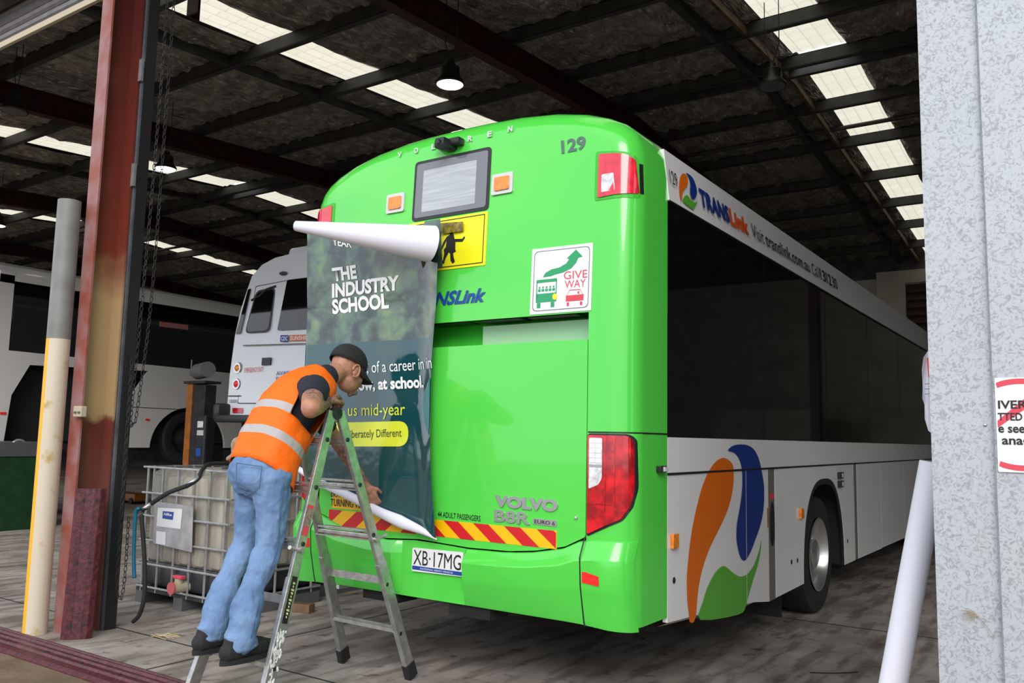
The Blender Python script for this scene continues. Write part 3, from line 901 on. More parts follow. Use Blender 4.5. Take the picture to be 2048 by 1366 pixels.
# school children sign
q = [(-1.62, 2.842), (-0.988, 2.842), (-0.988, 2.505), (-1.62, 2.505)]
bm = B(); poly_prism(bm, quad_rr(q, 0.006), rmap, 0.004, 0.0)
sg = put('crossing_sign', bm, SIGNY, bus, label='yellow crossing children sign')
bm = B()
for (x0, z0, x1, z1) in ((-1.6, 2.822, -1.008, 2.828), (-1.6, 2.520, -1.008, 2.526), (-1.014, 2.52, -1.008, 2.828)):
    poly_prism(bm, [(x0, z0), (x1, z0), (x1, z1), (x0, z1)], rmap, 0.0048, None)
put('sign_border', bm, INKK, sg)
px_body = [(-1.276,2.727),(-1.245,2.729),(-1.235,2.696),(-1.176,2.69),(-1.157,2.706),(-1.153,2.693),(-1.172,2.67),(-1.227,2.676),(-1.225,2.625),(-1.217,2.615),(-1.24,2.605),(-1.235,2.579),(-1.222,2.549),(-1.241,2.538),(-1.258,2.559),(-1.264,2.604),(-1.276,2.615),(-1.299,2.576),(-1.309,2.545),(-1.334,2.548),(-1.318,2.572),(-1.312,2.609),(-1.317,2.635),(-1.302,2.653),(-1.299,2.691),(-1.318,2.661),(-1.337,2.628),(-1.345,2.642),(-1.323,2.687),(-1.3,2.717)]
bm = B(); poly_prism(bm, px_body, rmap, 0.0052, None); put('walking_figure', bm, INKK, sg)
hd = [(-1.265,2.754)][0]
bm = B(); poly_prism(bm, [(hd[0] + 0.022 * math.cos(t), hd[1] + 0.028 * math.sin(t)) for t in [2 * PI * k / 16 for k in range(16)]], rmap, 0.0052, None); put('figure_head', bm, INKK, sg)
# give way sign
gq = [(-0.652, 2.565), (-0.250, 2.560), (-0.250, 2.178), (-0.652, 2.178)]
bm = B(); poly_prism(bm, gq, rmap, 0.004, 0.0); gs = put('give_way_sign', bm, SIGNW, bus, label='white give way sticker')
bm = B()
o_ = quad_rr([(-0.635, 2.548), (-0.267, 2.544), (-0.267, 2.195), (-0.635, 2.195)], 0.03); i_ = quad_rr([(-0.631, 2.544), (-0.271, 2.540), (-0.271, 2.199), (-0.631, 2.199)], 0.028)
vo = [bm.verts.new(rmap(*p, 0.0045)) for p in o_]; vi = [bm.verts.new(rmap(*p, 0.0045)) for p in i_]
for k in range(len(vo)): bm.faces.new((vo[k], vo[(k + 1) % len(vo)], vi[(k + 1) % len(vo)], vi[k]))
put('sign_border', bm, INKGY, gs)
ar = [(-0.571,2.392),(-0.554,2.416),(-0.514,2.433),(-0.461,2.439),(-0.418,2.458),(-0.399,2.482),(-0.415,2.487),(-0.357,2.532),(-0.312,2.488),(-0.34,2.482),(-0.353,2.455),(-0.385,2.426),(-0.434,2.408),(-0.487,2.401),(-0.517,2.393)]
bm = B(); poly_prism(bm, ar, rmap, 0.005, None); put('arrow', bm, INKG, gs)
txt('lettering', 'GIVE', [(-0.43,2.367),(-0.278,2.365),(-0.431,2.411)], rmap, INKR, gs, 0.005)
txt('lettering', 'WAY', [(-0.422,2.315),(-0.287,2.315),(-0.423,2.358)], rmap, INKR, gs, 0.005)
def quads(name, L, m_, par, off=0.005):
    bm = B()
    for (x0, z0, x1, z1) in L: poly_prism(bm, [(x0, z0), (x1, z0), (x1, z1), (x0, z1)], rmap, off, None)
    return put(name, bm, m_, par)
bx0, bx1 = -0.612, -0.475
quads('bus_symbol', [(bx0, 2.36, bx1, 2.378), (bx0, 2.265, bx0 + 0.006, 2.37), (bx1 - 0.006, 2.265, bx1, 2.37), (bx0, 2.245, bx1, 2.296), (bx0 + 0.008, 2.213, bx0 + 0.032, 2.243), (bx1 - 0.036, 2.213, bx1 - 0.012, 2.243)] +
      [(bx0 + 0.012 + k * 0.024, 2.308, bx0 + 0.030 + k * 0.024, 2.322) for k in range(5)] + [(bx0 + 0.016 + k * 0.024, 2.326, bx0 + 0.026 + k * 0.024, 2.337) for k in range(5)], INKG, gs)
bm = B(); poly_prism(bm, [(-0.485 + 0.016 * math.cos(t), 2.272 + 0.018 * math.sin(t)) for t in [2 * PI * k / 14 for k in range(14)]], rmap, 0.0055, None); put('yellow_dot', bm, SIGNY, gs)
quads('car_symbol', [(-0.412, 2.238, -0.298, 2.272), (-0.405, 2.212, -0.390, 2.232), (-0.320, 2.212, -0.305, 2.232), (-0.338, 2.278, -0.326, 2.290)], INKR, gs)
bm = B()
for a, c in (((-0.408, 2.272), (-0.388, 2.304)), ((-0.388, 2.304), (-0.322, 2.302)), ((-0.322, 2.302), (-0.302, 2.272))):
    poly_prism(bm, [a, c, (c[0], c[1] - 0.004), (a[0], a[1] - 0.004)], rmap, 0.005, None)
put('car_roof_symbol', bm, INKR, gs)
# upper tail lamps
for sgn in (1, -1):
    mx_ = (lambda x: x) if sgn > 0 else (lambda x: W0 - x)
    pts = [(-0.250, 3.090), (-0.06, 3.062), (-0.02, 3.035), (-0.008, 2.80), (-0.250, 2.80)]
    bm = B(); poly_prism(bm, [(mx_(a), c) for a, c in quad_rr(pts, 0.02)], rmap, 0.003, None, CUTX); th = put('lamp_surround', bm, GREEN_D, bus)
    pts = [(-0.228, 3.070), (-0.07, 3.050), (-0.028, 3.02), (-0.012, 2.825), (-0.228, 2.815)]
    bm = B(); poly_prism(bm, [(mx_(a), c) for a, c in quad_rr(pts, 0.012)], rmap, 0.010, 0.0, CUTX)
    tl = put('upper_tail_lamp', bm, REDB, bus, smooth=True, label='small red and clear tail lamp high on the corner')
    bm = B(); poly_prism(bm, [(mx_(a), c) for a, c in quad_rr([(-0.205, 2.945), (-0.13, 2.945), (-0.12, 2.845), (-0.205, 2.842)], 0.008)], rmap, 0.0115, None); put('reversing_lens', bm, CLEARL, tl)
    bm = B(); poly_prism(bm, [(mx_(a), c) for a, c in [(-0.014, 3.0), (-0.004, 3.0), (-0.002, 2.83), (-0.010, 2.83)]], rmap, 0.0108, None, CUTX); put('lamp_edge', bm, BLACKP, tl)
# lower tail lamps
for sgn in (1, -1):
    mx_ = (lambda x: x) if sgn > 0 else (lambda x: W0 - x)
    pts = [(-0.262, 1.505), (-0.035, 1.505), (-0.010, 1.48), (-0.006, 1.22), (-0.02, 1.12), (-0.06, 1.05), (-0.262, 0.955)]
    bm = B(); poly_prism(bm, [(mx_(a), c) for a, c in quad_rr(pts, 0.02)], rmap, 0.004, None, CUTX); put('lamp_surround', bm, BLACKP, bus)
    pts = [(-0.255, 1.496), (-0.040, 1.496), (-0.020, 1.47), (-0.016, 1.22), (-0.03, 1.125), (-0.065, 1.06), (-0.255, 0.970)]
    bm = B(); poly_prism(bm, [(mx_(a), c) for a, c in quad_rr(pts, 0.015)], rmap, 0.016, 0.0, CUTX)
    tl = put('tail_lamp', bm, REDL, bus, smooth=True, label='large wraparound red tail lamp')
    if sgn > 0:
        bm = B(); poly_prism(bm, quad_rr([(-0.245, 1.482), (-0.165, 1.482), (-0.165, 1.27), (-0.185, 1.235), (-0.245, 1.21)], 0.01), rmap, 0.018, None); put('clear_lens', bm, CLEARL, tl)
        quads('lens_bar', [(-0.245, 1.325, -0.165, 1.34)], BADGE, tl, 0.019)
        bm = B()
        for kk in range(5):
            for jj in range(2):
                poly_prism(bm, rrect(-0.241 + jj * 0.038, 1.35 + kk * 0.026, -0.207 + jj * 0.038, 1.372 + kk * 0.026, 0.003, 2), rmap, 0.020, 0.018)
        put('lens_cell', bm, SIGNW, tl)
    bm = B()
    for r_ in ((-0.15, 1.10, -0.143, 1.49), (-0.10, 1.13, -0.094, 1.49), (-0.255, 1.13, -0.10, 1.136)):
        poly_prism(bm, [(mx_(r_[0]), r_[1]), (mx_(r_[2]), r_[1]), (mx_(r_[2]), r_[3]), (mx_(r_[0]), r_[3])], rmap, 0.019, 0.015, CUTX)
    put('lens_rib', bm, REDL, tl)
    bm = B(); poly_prism(bm, [(mx_(a), c) for a, c in [(-0.255, 0.785), (-0.155, 0.765), (-0.155, 0.715), (-0.255, 0.725)]], lambda a, c, o_: V((a, yrear(a) - 0.052 - o_, c)), 0.010, -0.01, CUTX)
    put('reflector', bm, REDR, bus, label='red rectangular bumper reflector')
# side marker camera on rear corner
bm = B(); abox(bm, (0.0, 0.30, 1.30), (0.03, 0.39, 1.335), 0.005); sm = put('marker_lamp', bm, BLACKP, bus, label='small black marker lamp')
bm = B(); abox(bm, (0.03, 0.335, 1.305), (0.036, 0.385, 1.33)); put('lamp_lens', bm, CLEARL, sm)
# corner seam of panel (upper/lower)
bm = B(); poly_prism(bm, [(-0.26, 1.508), (0.0, 1.508), (0.0, 1.516), (-0.26, 1.516)], rmap, 0.002, None, CUTX); abox(bm, (-0.004, 0.13, 1.508), (0.003, 0.45, 1.516)); put('panel_joint', bm, BLACKP, bus)
# ---- side
LB = 12.4
smp = lambda a, c, o_: V((o_ - max(0.0, (c - 2.95)) * 0.15, a, c))
def side_panel(name, poly, m_, o0=0.0, o1=-0.03, par=None, label=None):
    bm = B(); poly_prism(bm, poly, smp, o0, o1); return put(name, bm, m_, par or bus, label=label)
# roof shell (white)
bm = B(); rows = []
rp = [p for p in prof[8:-8]]
for y in (0.452, 2, 6, 10, LB):
    rows.append([bm.verts.new((x, y, z)) for x, z in rp])
for a, c in zip(rows, rows[1:]):
    for k in range(len(rp) - 1): bm.faces.new((a[k], a[k + 1], c[k + 1], c[k]))
put('roof_shell', bm, WHITE, bus, smooth=True)
side_panel('advertising_rail', [(0.452, 2.875), (LB, 2.875), (LB, 3.19), (0.452, 3.19)], WHITE, 0.012, -0.05, label='white strip along the roof edge with lettering')
side_panel('rail_joint', [(0.452, 2.868), (LB, 2.868), (LB, 2.876), (0.452, 2.876)], BLACKP, 0.014, 0)
side_panel('side_window', [(0.452, 1.497), (LB, 1.497), (LB, 2.868), (0.452, 2.868)], GLASS, 0.0, -0.03, label='black tinted side glazing')
for yy in (2.2, 3.95, 5.7, 7.45, 9.2, 10.95): side_panel('glass_joint', [(yy, 1.5), (yy + 0.008, 1.5), (yy + 0.008, 2.865), (yy, 2.865)], UNDER, 0.001, None)
side_panel('belt_panel', [(0.455, 1.293), (LB, 1.293), (LB, 1.494), (0.455, 1.494)], WHITE, 0.0)
side_panel('belt_seam', [(0.455, 1.280), (LB, 1.280), (LB, 1.293), (0.455, 1.293)], BLACKP, -0.004)
def arch(yc, a=0.685, zt=1.17, zb_=0.345):
    return [(yc + a * math.copysign(abs(math.cos(t)) ** 0.75, math.cos(t)), zb_ + 0.0 + (zt - zb_) * math.sin(t) ** 0.85) for t in [PI * (1 - k / 28) for k in range(29)]]
A1, A2 = 3.82, 9.9
def lower(y0, y1, z0, z1, ac=None):
    pts = [(y0, 1.279), (y0, z0)]
    if ac: pts += arch(ac)
    pts += [(y1, z1), (y1, 1.279)]
    return pts
G_ = 0.004
side_panel('skirt_panel', [(0.457, 1.279), (0.457, 0.47), (1.0, 0.44), (1.75 - G_, 0.385), (1.75 - G_, 1.279)], WHITE, 0.0)
side_panel('skirt_panel', [(1.75 + G_, 1.279), (1.75 + G_, 0.385), (1.9, 0.375), (2.25 - G_, 0.33), (2.25 - G_, 1.279)], WHITE, 0.0)
side_panel('skirt_panel', lower(2.40 + G_, 4.94 - G_, 0.335, 0.345, A1), WHITE, 0.0)
for a, c in ((5.06 + G_, 6.2), (6.2 + 2 * G_, 7.6), (7.6 + 2 * G_, 9.0)): side_panel('skirt_panel', lower(a, c, 0.345, 0.34), WHITE, 0.0)
side_panel('skirt_panel', lower(9.0 + 2 * G_, LB, 0.34, 0.34, A2), WHITE, 0.0)
side_panel('trim_strip', [(2.25, 1.279), (2.25, 0.33), (2.40, 0.33), (2.40, 1.279)], TRIMG, -0.002, label='dark grey vertical trim strip')
side_panel('trim_strip', [(4.94, 1.279), (4.94, 0.345), (5.06, 0.345), (5.06, 1.279)], TRIMG, -0.002, label='dark grey vertical trim strip')
# chamfer under tail
bm = B()
tp = [(0.457, 0.47), (1.0, 0.44), (1.75, 0.385), (1.9, 0.375)]
for (a, za), (c, zc) in zip(tp, tp[1:]):
    bm.faces.new([bm.verts.new(q_) for q_ in ((0, a, za), (0, c, zc), (-0.06, c, zc - 0.035), (-0.06, a, za - 0.03))])
put('skirt_edge', bm, mat('skirt_edge_cream', (0.55, 0.50, 0.45), 0.5), bus)
# wheel arches liner and wheels
for yc in (A1, A2):
    ap = arch(yc)
    bm = B()
    fr = [bm.verts.new((-0.004, a, c)) for a, c in ap]; bk = [bm.verts.new((-0.45, a, c)) for a, c in ap]
    ii = [bm.verts.new((-0.004, yc + (a - yc) * 0.93, 0.345 + (c - 0.345) * 0.94)) for a, c in ap]
    for k in range(len(ap) - 1):
        bm.faces.new((fr[k], fr[k + 1], bk[k + 1], bk[k])); bm.faces.new((fr[k], fr[k + 1], ii[k + 1], ii[k]))
    bm.faces.new(bk)
    put('wheel_arch', bm, BLACK, bus, smooth=True)
    wc = (-0.06, yc, 0.505)
    bm = B(); lathe(bm, [(0.30, -0.28), (0.47, -0.28), (0.495, -0.26), (0.503, -0.22), (0.503, -0.04), (0.49, -0.01), (0.44, 0.0), (0.34, 0.0), (0.315, -0.012), (0.315, -0.2)], wc, (1, 0, 0), 48)
    wh = put('wheel', bm, TREAD, bus, smooth=True, label='black tyre with polished rim')
    bm = B(); lathe(bm, [(0.318, 0.004), (0.30, 0.008), (0.285, -0.012), (0.265, -0.06), (0.25, -0.10), (0.22, -0.125), (0.16, -0.11), (0.13, -0.10), (0.125, -0.03), (0.105, -0.02), (0, -0.02)], wc, (1, 0, 0), 48)
    put('wheel_rim', bm, CHROME, wh, smooth=True)
    for k in range(10):
        t = 2 * PI * k / 10
        bm = B(); lathe(bm, [(0, 0.03), (0.016, 0.03), (0.018, 0.0)], (wc[0] - 0.12, wc[1] + 0.185 * math.cos(t), wc[2] + 0.185 * math.sin(t)), (1, 0, 0), 6); put('wheel_nut', bm, CHROME, wh)
    for sx in (-2.2,):
        bm = B(); lathe(bm, [(0.0, -0.2), (0.5, -0.2), (0.5, 0.1), (0, 0.1)], (sx, yc, 0.503), (1, 0, 0), 32); put('wheel', bm, TREAD, bus, smooth=True)
# far side, front, floor
bm = B(); abox(bm, (W0, 0.45, 0.36), (W0 + 0.03, LB, 3.0)); put('left_side_panel', bm, WHITE, bus)
bm = B(); abox(bm, (W0, LB, 0.36), (0, LB + 0.05, 3.4)); put('front_panel', bm, WHITE, bus)
bm = B(); abox(bm, (W0 + 0.05, 0.46, 0.50), (-0.42, LB - 0.02, 1.25)); abox(bm, (W0 + 0.06, 0.5, 0.40), (-0.10, 3.0, 0.50)); abox(bm, (W0 + 0.06, 4.7, 0.36), (-0.06, 9.1, 0.5)); put('underbody', bm, UNDER, bus)
bm = B(); abox(bm, (-0.035, 0.46, 1.2), (-0.032, LB, 2.9)); put('inner_lining', bm, UNDER, bus)
bm = B(); abox(bm, (-0.50, 2.9, 0.10), (-0.12, 2.93, 0.42)); put('mud_flap', bm, BLACK, bus)
bm = B(); cyl(bm, (-0.5, 2.2, 0.27), (-0.5, 2.75, 0.27), 0.13, 20); put('air_tank', bm, mat('grey_tank', (0.10, 0.10, 0.10), 0.5), bus, smooth=True)
# markers, vents, caps
for yc, zc in ((0.53, 0.91), (3.06, 0.91)):
    bm = B(); abox(bm, (0.0, yc - 0.04, zc - 0.04), (0.022, yc + 0.04, zc + 0.04), 0.004); put('side_marker', bm, AMBER, bus, label='square amber side marker')
for yc, zc in [(0.545,0.689),(2.799,0.552),(2.961,0.547),(1.647,0.55),(1.787,0.549),(4.623,0.555)]:
    bm = B(); lathe(bm, [(0, 0.003), (0.016, 0.003), (0.020, 0.0)], (0, yc, zc), (1, 0, 0), 14); put('panel_lock', bm, BLACKP, bus)
for zc in (1.185, 1.105):
    bm = B(); abox(bm, (0, 4.28, zc - 0.03), (0.03, 4.42, zc + 0.03), 0.005); o = put('marker_lamp', bm, BLACKP, bus); bm = B(); abox(bm, (0.03, 4.34, zc - 0.02), (0.034, 4.41, zc + 0.02)); put('lamp_lens', bm, CLEARL, o)
bm = B(); poly_prism(bm, [(2.27, 1.10), (2.385, 1.10), (2.385, 1.06), (2.27, 1.06)], smp, 0.001, None); put('red_notice', bm, INKR, bus, label='small red notice on trim')
bm = B(); poly_prism(bm, [(2.325 + 0.05 * math.cos(t), 0.88 + 0.16 * math.sin(t)) for t in [2 * PI * k / 28 for k in range(28)]], smp, 0.006, 0.0); fc = put('filler_ring', bm, DARKM, bus, label='oval filler opening in trim')
bm = B(); poly_prism(bm, [(2.325 + 0.038 * math.cos(t), 0.88 + 0.14 * math.sin(t)) for t in [2 * PI * k / 28 for k in range(28)]], smp, 0.008, None); put('filler_hole', bm, UNDER, fc)
bm = B(); poly_prism(bm, rrect(2.205, 0.86, 2.235, 1.0, 0.004), smp, 0.003, 0); put('latch_plate', bm, mat('brass', (0.5, 0.35, 0.12), 0.4, metal=0.5), bus)
# big swirl logo on the side
ORG = [(1.345,1.37),(1.474,1.339),(1.511,1.289),(1.509,1.21),(1.469,1.12),(1.394,1.033),(1.266,0.94),(1.127,0.852),(1.027,0.776),(0.945,0.689),(0.897,0.601),(0.873,0.523),(0.858,0.456),(0.819,0.416),(0.759,0.429),(0.752,0.472),(0.73,0.544),(0.723,0.613),(0.724,0.704),(0.746,0.793),(0.777,0.894),(0.823,0.995),(0.886,1.098),(0.966,1.203),(1.066,1.286),(1.168,1.34),(1.256,1.364)]
BLU = [(1.41,1.418),(1.495,1.448),(1.631,1.459),(1.772,1.456),(1.918,1.429),(2.025,1.364),(2.088,1.278),(2.14,1.162),(2.136,1.048),(2.099,0.95),(2.029,0.87),(1.919,0.782),(1.833,0.722),(1.75,0.683),(1.69,0.68),(1.632,0.709),(1.585,0.772),(1.558,0.84),(1.57,0.931),(1.62,1.02),(1.662,1.111),(1.684,1.205),(1.677,1.286),(1.648,1.34),(1.59,1.381),(1.514,1.405)]
GRN = [(0.927,0.411),(0.967,0.51),(1.024,0.573),(1.107,0.628),(1.192,0.667),(1.297,0.686),(1.386,0.664),(1.515,0.611),(1.648,0.579),(1.788,0.586),(1.914,0.632),(2.024,0.718),(2.07,0.783),(2.045,0.702),(1.977,0.612),(1.868,0.515),(1.784,0.433),(1.722,0.369),(1.584,0.341)]
def swirl(P_, m_, nm, f=lambda p: p, off=0.004, par=bus):
    s_ = [(p.x, p.y) for p in smooth_pts([(*f(p), 0) for p in P_], 3, True)]
    bm = B(); poly_prism(bm, s_, smp, off, None); put(nm, bm, m_, par, label='curved drop of the side logo')
swirl(ORG, LOGO, 'logo_drop'); swirl(BLU, LOGB, 'logo_drop'); swirl(GRN, LOGG, 'logo_drop')
side_panel('panel_gap', [(1.746, 0.39), (1.754, 0.39), (1.754, 1.279), (1.746, 1.279)], WHITE, 0.0052, None)
side_panel('belt_seam', [(0.455, 1.280), (LB, 1.280), (LB, 1.293), (0.455, 1.293)], BLACKP, 0.0055)
ff = lambda p: (0.60 + (p[0] - 0.72) * 0.30 / 1.43, 2.915 + (p[1] - 0.42) * 0.215 / 1.05)
for P_, m_ in ((ORG, LOGO), (BLU, LOGB), (GRN, LOGG)): swirl(P_, m_, 'rail_logo_drop', ff, 0.016)
txt('fleet_number', '129', [(0.475, 2.985), (0.585, 2.985), (0.475, 3.070)], smp, INKK, bus, 0.016)
txt('rail_lettering', 'TRANS', [(0.935, 2.962), (1.46, 2.962), (0.935, 3.078)], smp, LOGB, bus, 0.016, bold=0.04)
txt('rail_lettering', 'Link', [(1.475, 2.962), (1.86, 2.962), (1.475, 3.078)], smp, mat('rail_orange', (0.75, 0.10, 0.01), 0.4), bus, 0.016, bold=0.04)
txt('rail_lettering', 'Visit', [(1.93, 2.962), (2.20, 2.962), (1.93, 3.072)], smp, INKK, bus, 0.016, bold=0.0)
txt('rail_lettering', 'translink.com.au', [(2.24, 2.962), (3.45, 2.962), (2.24, 3.068)], smp, INKK, bus, 0.016, bold=0.01)
txt('rail_lettering', 'Call', [(3.53, 2.962), (3.75, 2.962), (3.53, 3.068)], smp, INKK, bus, 0.016, bold=0.0)
for t_, a_ in (('13', 3.80), ('12', 4.02), ('30', 4.24)): txt('rail_lettering', t_, [(a_, 2.962), (a_ + 0.18, 2.962), (a_, 3.068)], smp, INKK, bus, 0.016, bold=0.01)

# ================================================================== BANNER
ban = thing('vinyl_banner', (-1.85, -0.06, 1.7), 'dark green advertising film half stuck on the rear of the green bus', 'banner')


def by(x, z):
    """how far the film stands off the bus rear (y)"""
    y = -0.030 - 0.012 * noise.noise(V((x * 2.2, 0, z * 1.7)))
    t = (x + 2.46)
    y += -0.035 * math.exp(-((x + 1.27) / 0.10) ** 2)            # right edge lifts
    y += 0.016 * math.sin((x * 1.0 + z * 0.55) * 9) * max(0, 1 - abs(x + 1.45) / 0.35) * max(0, 1 - abs(z - 1.75) / 0.6)
    if x < -2.46: y += (-2.46 - x) * 0.5
    if z > 2.3: y -= (z - 2.3) * 0.12
    return y - 0.02


def xl(z):
    return -2.505 + 0.045 * (z - 1.25)


def xr(z):
    k = max(0, min(1, (z - 0.86) / 1.7))
    return -1.235 - 0.055 * math.sin(PI * k) * 1.2 - 0.02 * k


def zlow(u): return 1.225 + (0.868 - 1.225) * u + 0.02 * math.sin(PI * u)
def zhigh(u): return 2.88 + (2.60 - 2.88) * u


bm = B(); rows = []
NU, NV = 64, 90
for j in range(NV + 1):
    row = []
    for i in range(NU + 1):
        u = i / NU
        z = zlow(u) + (zhigh(u) - zlow(u)) * j / NV
        x = xl(z) + (xr(z) - xl(z)) * u
        row.append(bm.verts.new((x, by(x, z), z)))
    rows.append(row)
for a, c in zip(rows, rows[1:]):
    for k in range(NU): bm.faces.new((a[k], a[k + 1], c[k + 1], c[k]))
sheet = put('printed_film', bm, BANP, ban, smooth=2)
bmp = lambda a, c, o_: V((a, by(a, c) - o_, c))
def bt(s_, q, m_=INKW, **k): return txt('lettering', s_, q, bmp, m_, ban, 0.004, **k)
bt('THE', [(-2.198,2.499),(-1.973,2.5),(-2.208,2.586)], bold=0.042)
bt('INDUSTRY', [(-2.215,2.391),(-1.611,2.397),(-2.211,2.48)], bold=0.042)
bt('SCHOOL', [(-2.217,2.281),(-1.704,2.287),(-2.219,2.374)], bold=0.042)
bt('YEAR', [(-2.189,2.74),(-2.012,2.704),(-2.192,2.789)], bold=0.02)
bt(', of a career in in', [(-1.87,1.869),(-1.302,1.882),(-1.879,1.941)])
bt('now, at school.', [(-1.985,1.757),(-1.385,1.771),(-1.994,1.829)], bold=0.035)
bt('us mid-year', [(-2.021,1.591),(-1.535,1.599),(-2.025,1.666)], m_=INKY)
plq = [(-2.242,1.556),(-1.501,1.562),(-1.494,1.405),(-2.231,1.387)]
pl = [(plq[0][0], 1.60), (plq[1][0], plq[1][1]), (plq[2][0], plq[2][1]), (plq[3][0], 1.42)]
pl = [(-2.232,1.543),(-1.501,1.562),(-1.494,1.405),(-2.222,1.388)]
bm = B(); poly_prism(bm, quad_rr(pl, 0.085, 8), bmp, 0.0035, None, [-2.3 + 0.05 * k for k in range(30)]); put('lime_pill', bm, INKY, ban)
txt('lettering', 'Deliberately Different', [(-2.076,1.446),(-1.55,1.465),(-2.079,1.495)], bmp, mat('dark_olive_ink', (0.04, 0.07, 0.03), 0.5), ban, 0.0055)
tq = [(-1.307,1.824),(-1.349,1.789),(-1.379,1.737),(-1.393,1.676),(-1.39,1.614),(-1.367,1.553),(-1.334,1.508),(-1.297,1.473)]
tq = [(xr(z) - 0.012 if i in (0, len(tq) - 1) else x, z) for i, (x, z) in enumerate(tq)]
tq2 = tq + [(xr(z) - 0.006, z) for z in (1.60, 1.68, 1.76, 1.82)]
bm = B(); poly_prism(bm, tq2, bmp, 0.003, None, [-1.36 + 0.02 * k for k in range(8)]); put('teal_disc', bm, INKT, ban)
# rolled-over top: a cone of film with the white backing outside
ax0, ax1 = V([(-2.152,-0.46,2.788)][0]), V([(-1.285,-0.15,2.636)][0])
bm = B(); rows = []
d_ = (ax1 - ax0).normalized(); s_, u_ = frame(d_)
for i in range(41):
    t = i / 40
    c = ax0.lerp(ax1, t); r_ = 0.034 + (0.118 - 0.034) * t
    row = []
    for k in range(57):
        an = math.radians(-100 + 560 * k / 56)
        rr_ = r_ * (1 - 0.30 * max(0, (k - 34) / 22))
        of = (s_ * math.cos(an) + u_ * math.sin(an) * 0.96) * rr_
        row.append(bm.verts.new(c + of - d_ * (0.85 * of.y * t)))
    rows.append(row)
for a, c in zip(rows, rows[1:]):
    for k in range(56): bm.faces.new((a[k], a[k + 1], c[k + 1], c[k]))
put('rolled_top', bm, VINYLW, ban, smooth=2, label='white backing of the rolled over top')
bm = B(); rows = []
for i in range(9):
    t = 0.75 + 0.252 * i / 8
    c = ax0.lerp(ax1, t); r_ = (0.034 + (0.118 - 0.034) * t) * 0.965
    rows.append([(lambda of: bm.verts.new(c + of - d_ * (0.85 * of.y * t)))((s_ * math.cos(an) + u_ * math.sin(an) * 0.96) * r_ * (1 - 0.30 * max(0, (k - 34) / 22))) for k, an in enumerate([math.radians(-100 + 560 * k / 56) for k in range(57)])])
for a, c in zip(rows, rows[1:]):
    for k in range(56): bm.faces.new((a[k], a[k + 1], c[k + 1], c[k]))
put('roll_lining', bm, BANP, ban, smooth=2)
# dark print side visible inside / beside the roll
bm = B(); rows = []
for j in range(13):
    z = 2.50 + 0.31 * j / 12
    row = []
    for i in range(9):
        x = -1.405 + (0.155 - 0.03 * j / 12) * i / 8
        row.append(bm.verts.new((x, -0.075 - 0.05 * math.sin(PI * j / 12) * (1 - i / 8), z)))
    rows.append(row)
for a, c in zip(rows, rows[1:]):
    for k in range(8): bm.faces.new((a[k], a[k + 1], c[k + 1], c[k]))
put('curled_film', bm, BANP, ban, smooth=2)
bm = B(); poly_prism(bm, [(-1.36,2.81),(-1.164,2.795),(-1.162,2.734),(-1.341,2.737)], lambda a, c, o_: V((a, 0.004 - o_ , c)), 0.0, -0.002)
put('film_corner', bm, mat('film_corner_print', (0.22, 0.17, 0.02), 0.3, var=0.5, vscale=30), ban)
# curled bottom edge
lowp = [(-2.475,-0.075,1.24),(-2.236,-0.075,1.151),(-1.956,-0.075,1.076),(-1.7,-0.075,0.995),(-1.523,-0.075,0.949),(-1.342,-0.075,0.907),(-1.229,-0.075,0.866)]
lowr = [0.020, 0.026, 0.030, 0.032, 0.040, 0.022, 0.003]
bm = B(); sp_ = smooth_pts(lowp, 6); rr2 = []
for i in range(len(sp_)):
    f_ = i / 6; a = int(min(f_, len(lowr) - 2)); rr2.append(lowr[a] + (lowr[a + 1] - lowr[a]) * (f_ - a))
rows = []
for i, p in enumerate(sp_):
    rows.append([bm.verts.new(p + V((0.1, -0.75 * math.cos(t), math.sin(t) * 1.0)) * rr2[i]) for t in [math.radians(-100 + 250 * k / 14) for k in range(15)]])
for a, c in zip(rows, rows[1:]):
    for k in range(14): bm.faces.new((a[k], a[k + 1], c[k + 1], c[k]))
put('curled_hem', bm, VINYLW, ban, smooth=2, label='white curled lower edge')

# ================================================================== LADDER
lad = thing('step_ladder', (-1.78, -0.53, 0), 'folding aluminium ladder standing open behind the green bus', 'ladder')
# stiles: outer faces
def stile(p, q, mid=None, w=0.028, d=0.066):
    bm = B()
    pts = [V(p)] + ([V(mid)] if mid else []) + [V(q)]
    for a, c in zip(pts, pts[1:]): bar(bm, a, c, d, w, up=(1, 0, 0), bev=0.004)
    return put('stile', bm, ALU, lad)
NF0, NF1 = (-1.545, -0.66, 1.60), (-1.50, -1.105, 0.02)
NB0, NB1 = (-1.545, -0.60, 1.60), (-1.50, 0.045, 0.03)
FF0, FF1 = (-1.90, -0.66, 1.60), (-2.09, -1.105, 0.02)
FB0, FB1 = (-1.90, -0.60, 1.60), (-2.085, 0.06, 0.03)
L = lambda a, c, t: V(a).lerp(V(c), t)
stiles = [(NF0, NF1), (NB0, NB1), (FF0, FF1), (FB0, FB1)]
for a, c in stiles:
    m_ = L(a, c, 0.62)
    s1 = stile(a, m_, None, 0.026, 0.060)
    s2 = stile(L(a, c, 0.56) , c, None, 0.034, 0.070)
for a, c in stiles:
    bm = B(); e_ = V(c); d_ = (V(a) - V(c)).normalized(); bar(bm, e_ - d_ * 0.02, e_ + d_ * 0.075, 0.078, 0.044, up=(1, 0, 0), bev=0.005); put('rubber_foot', bm, BLACK, lad)
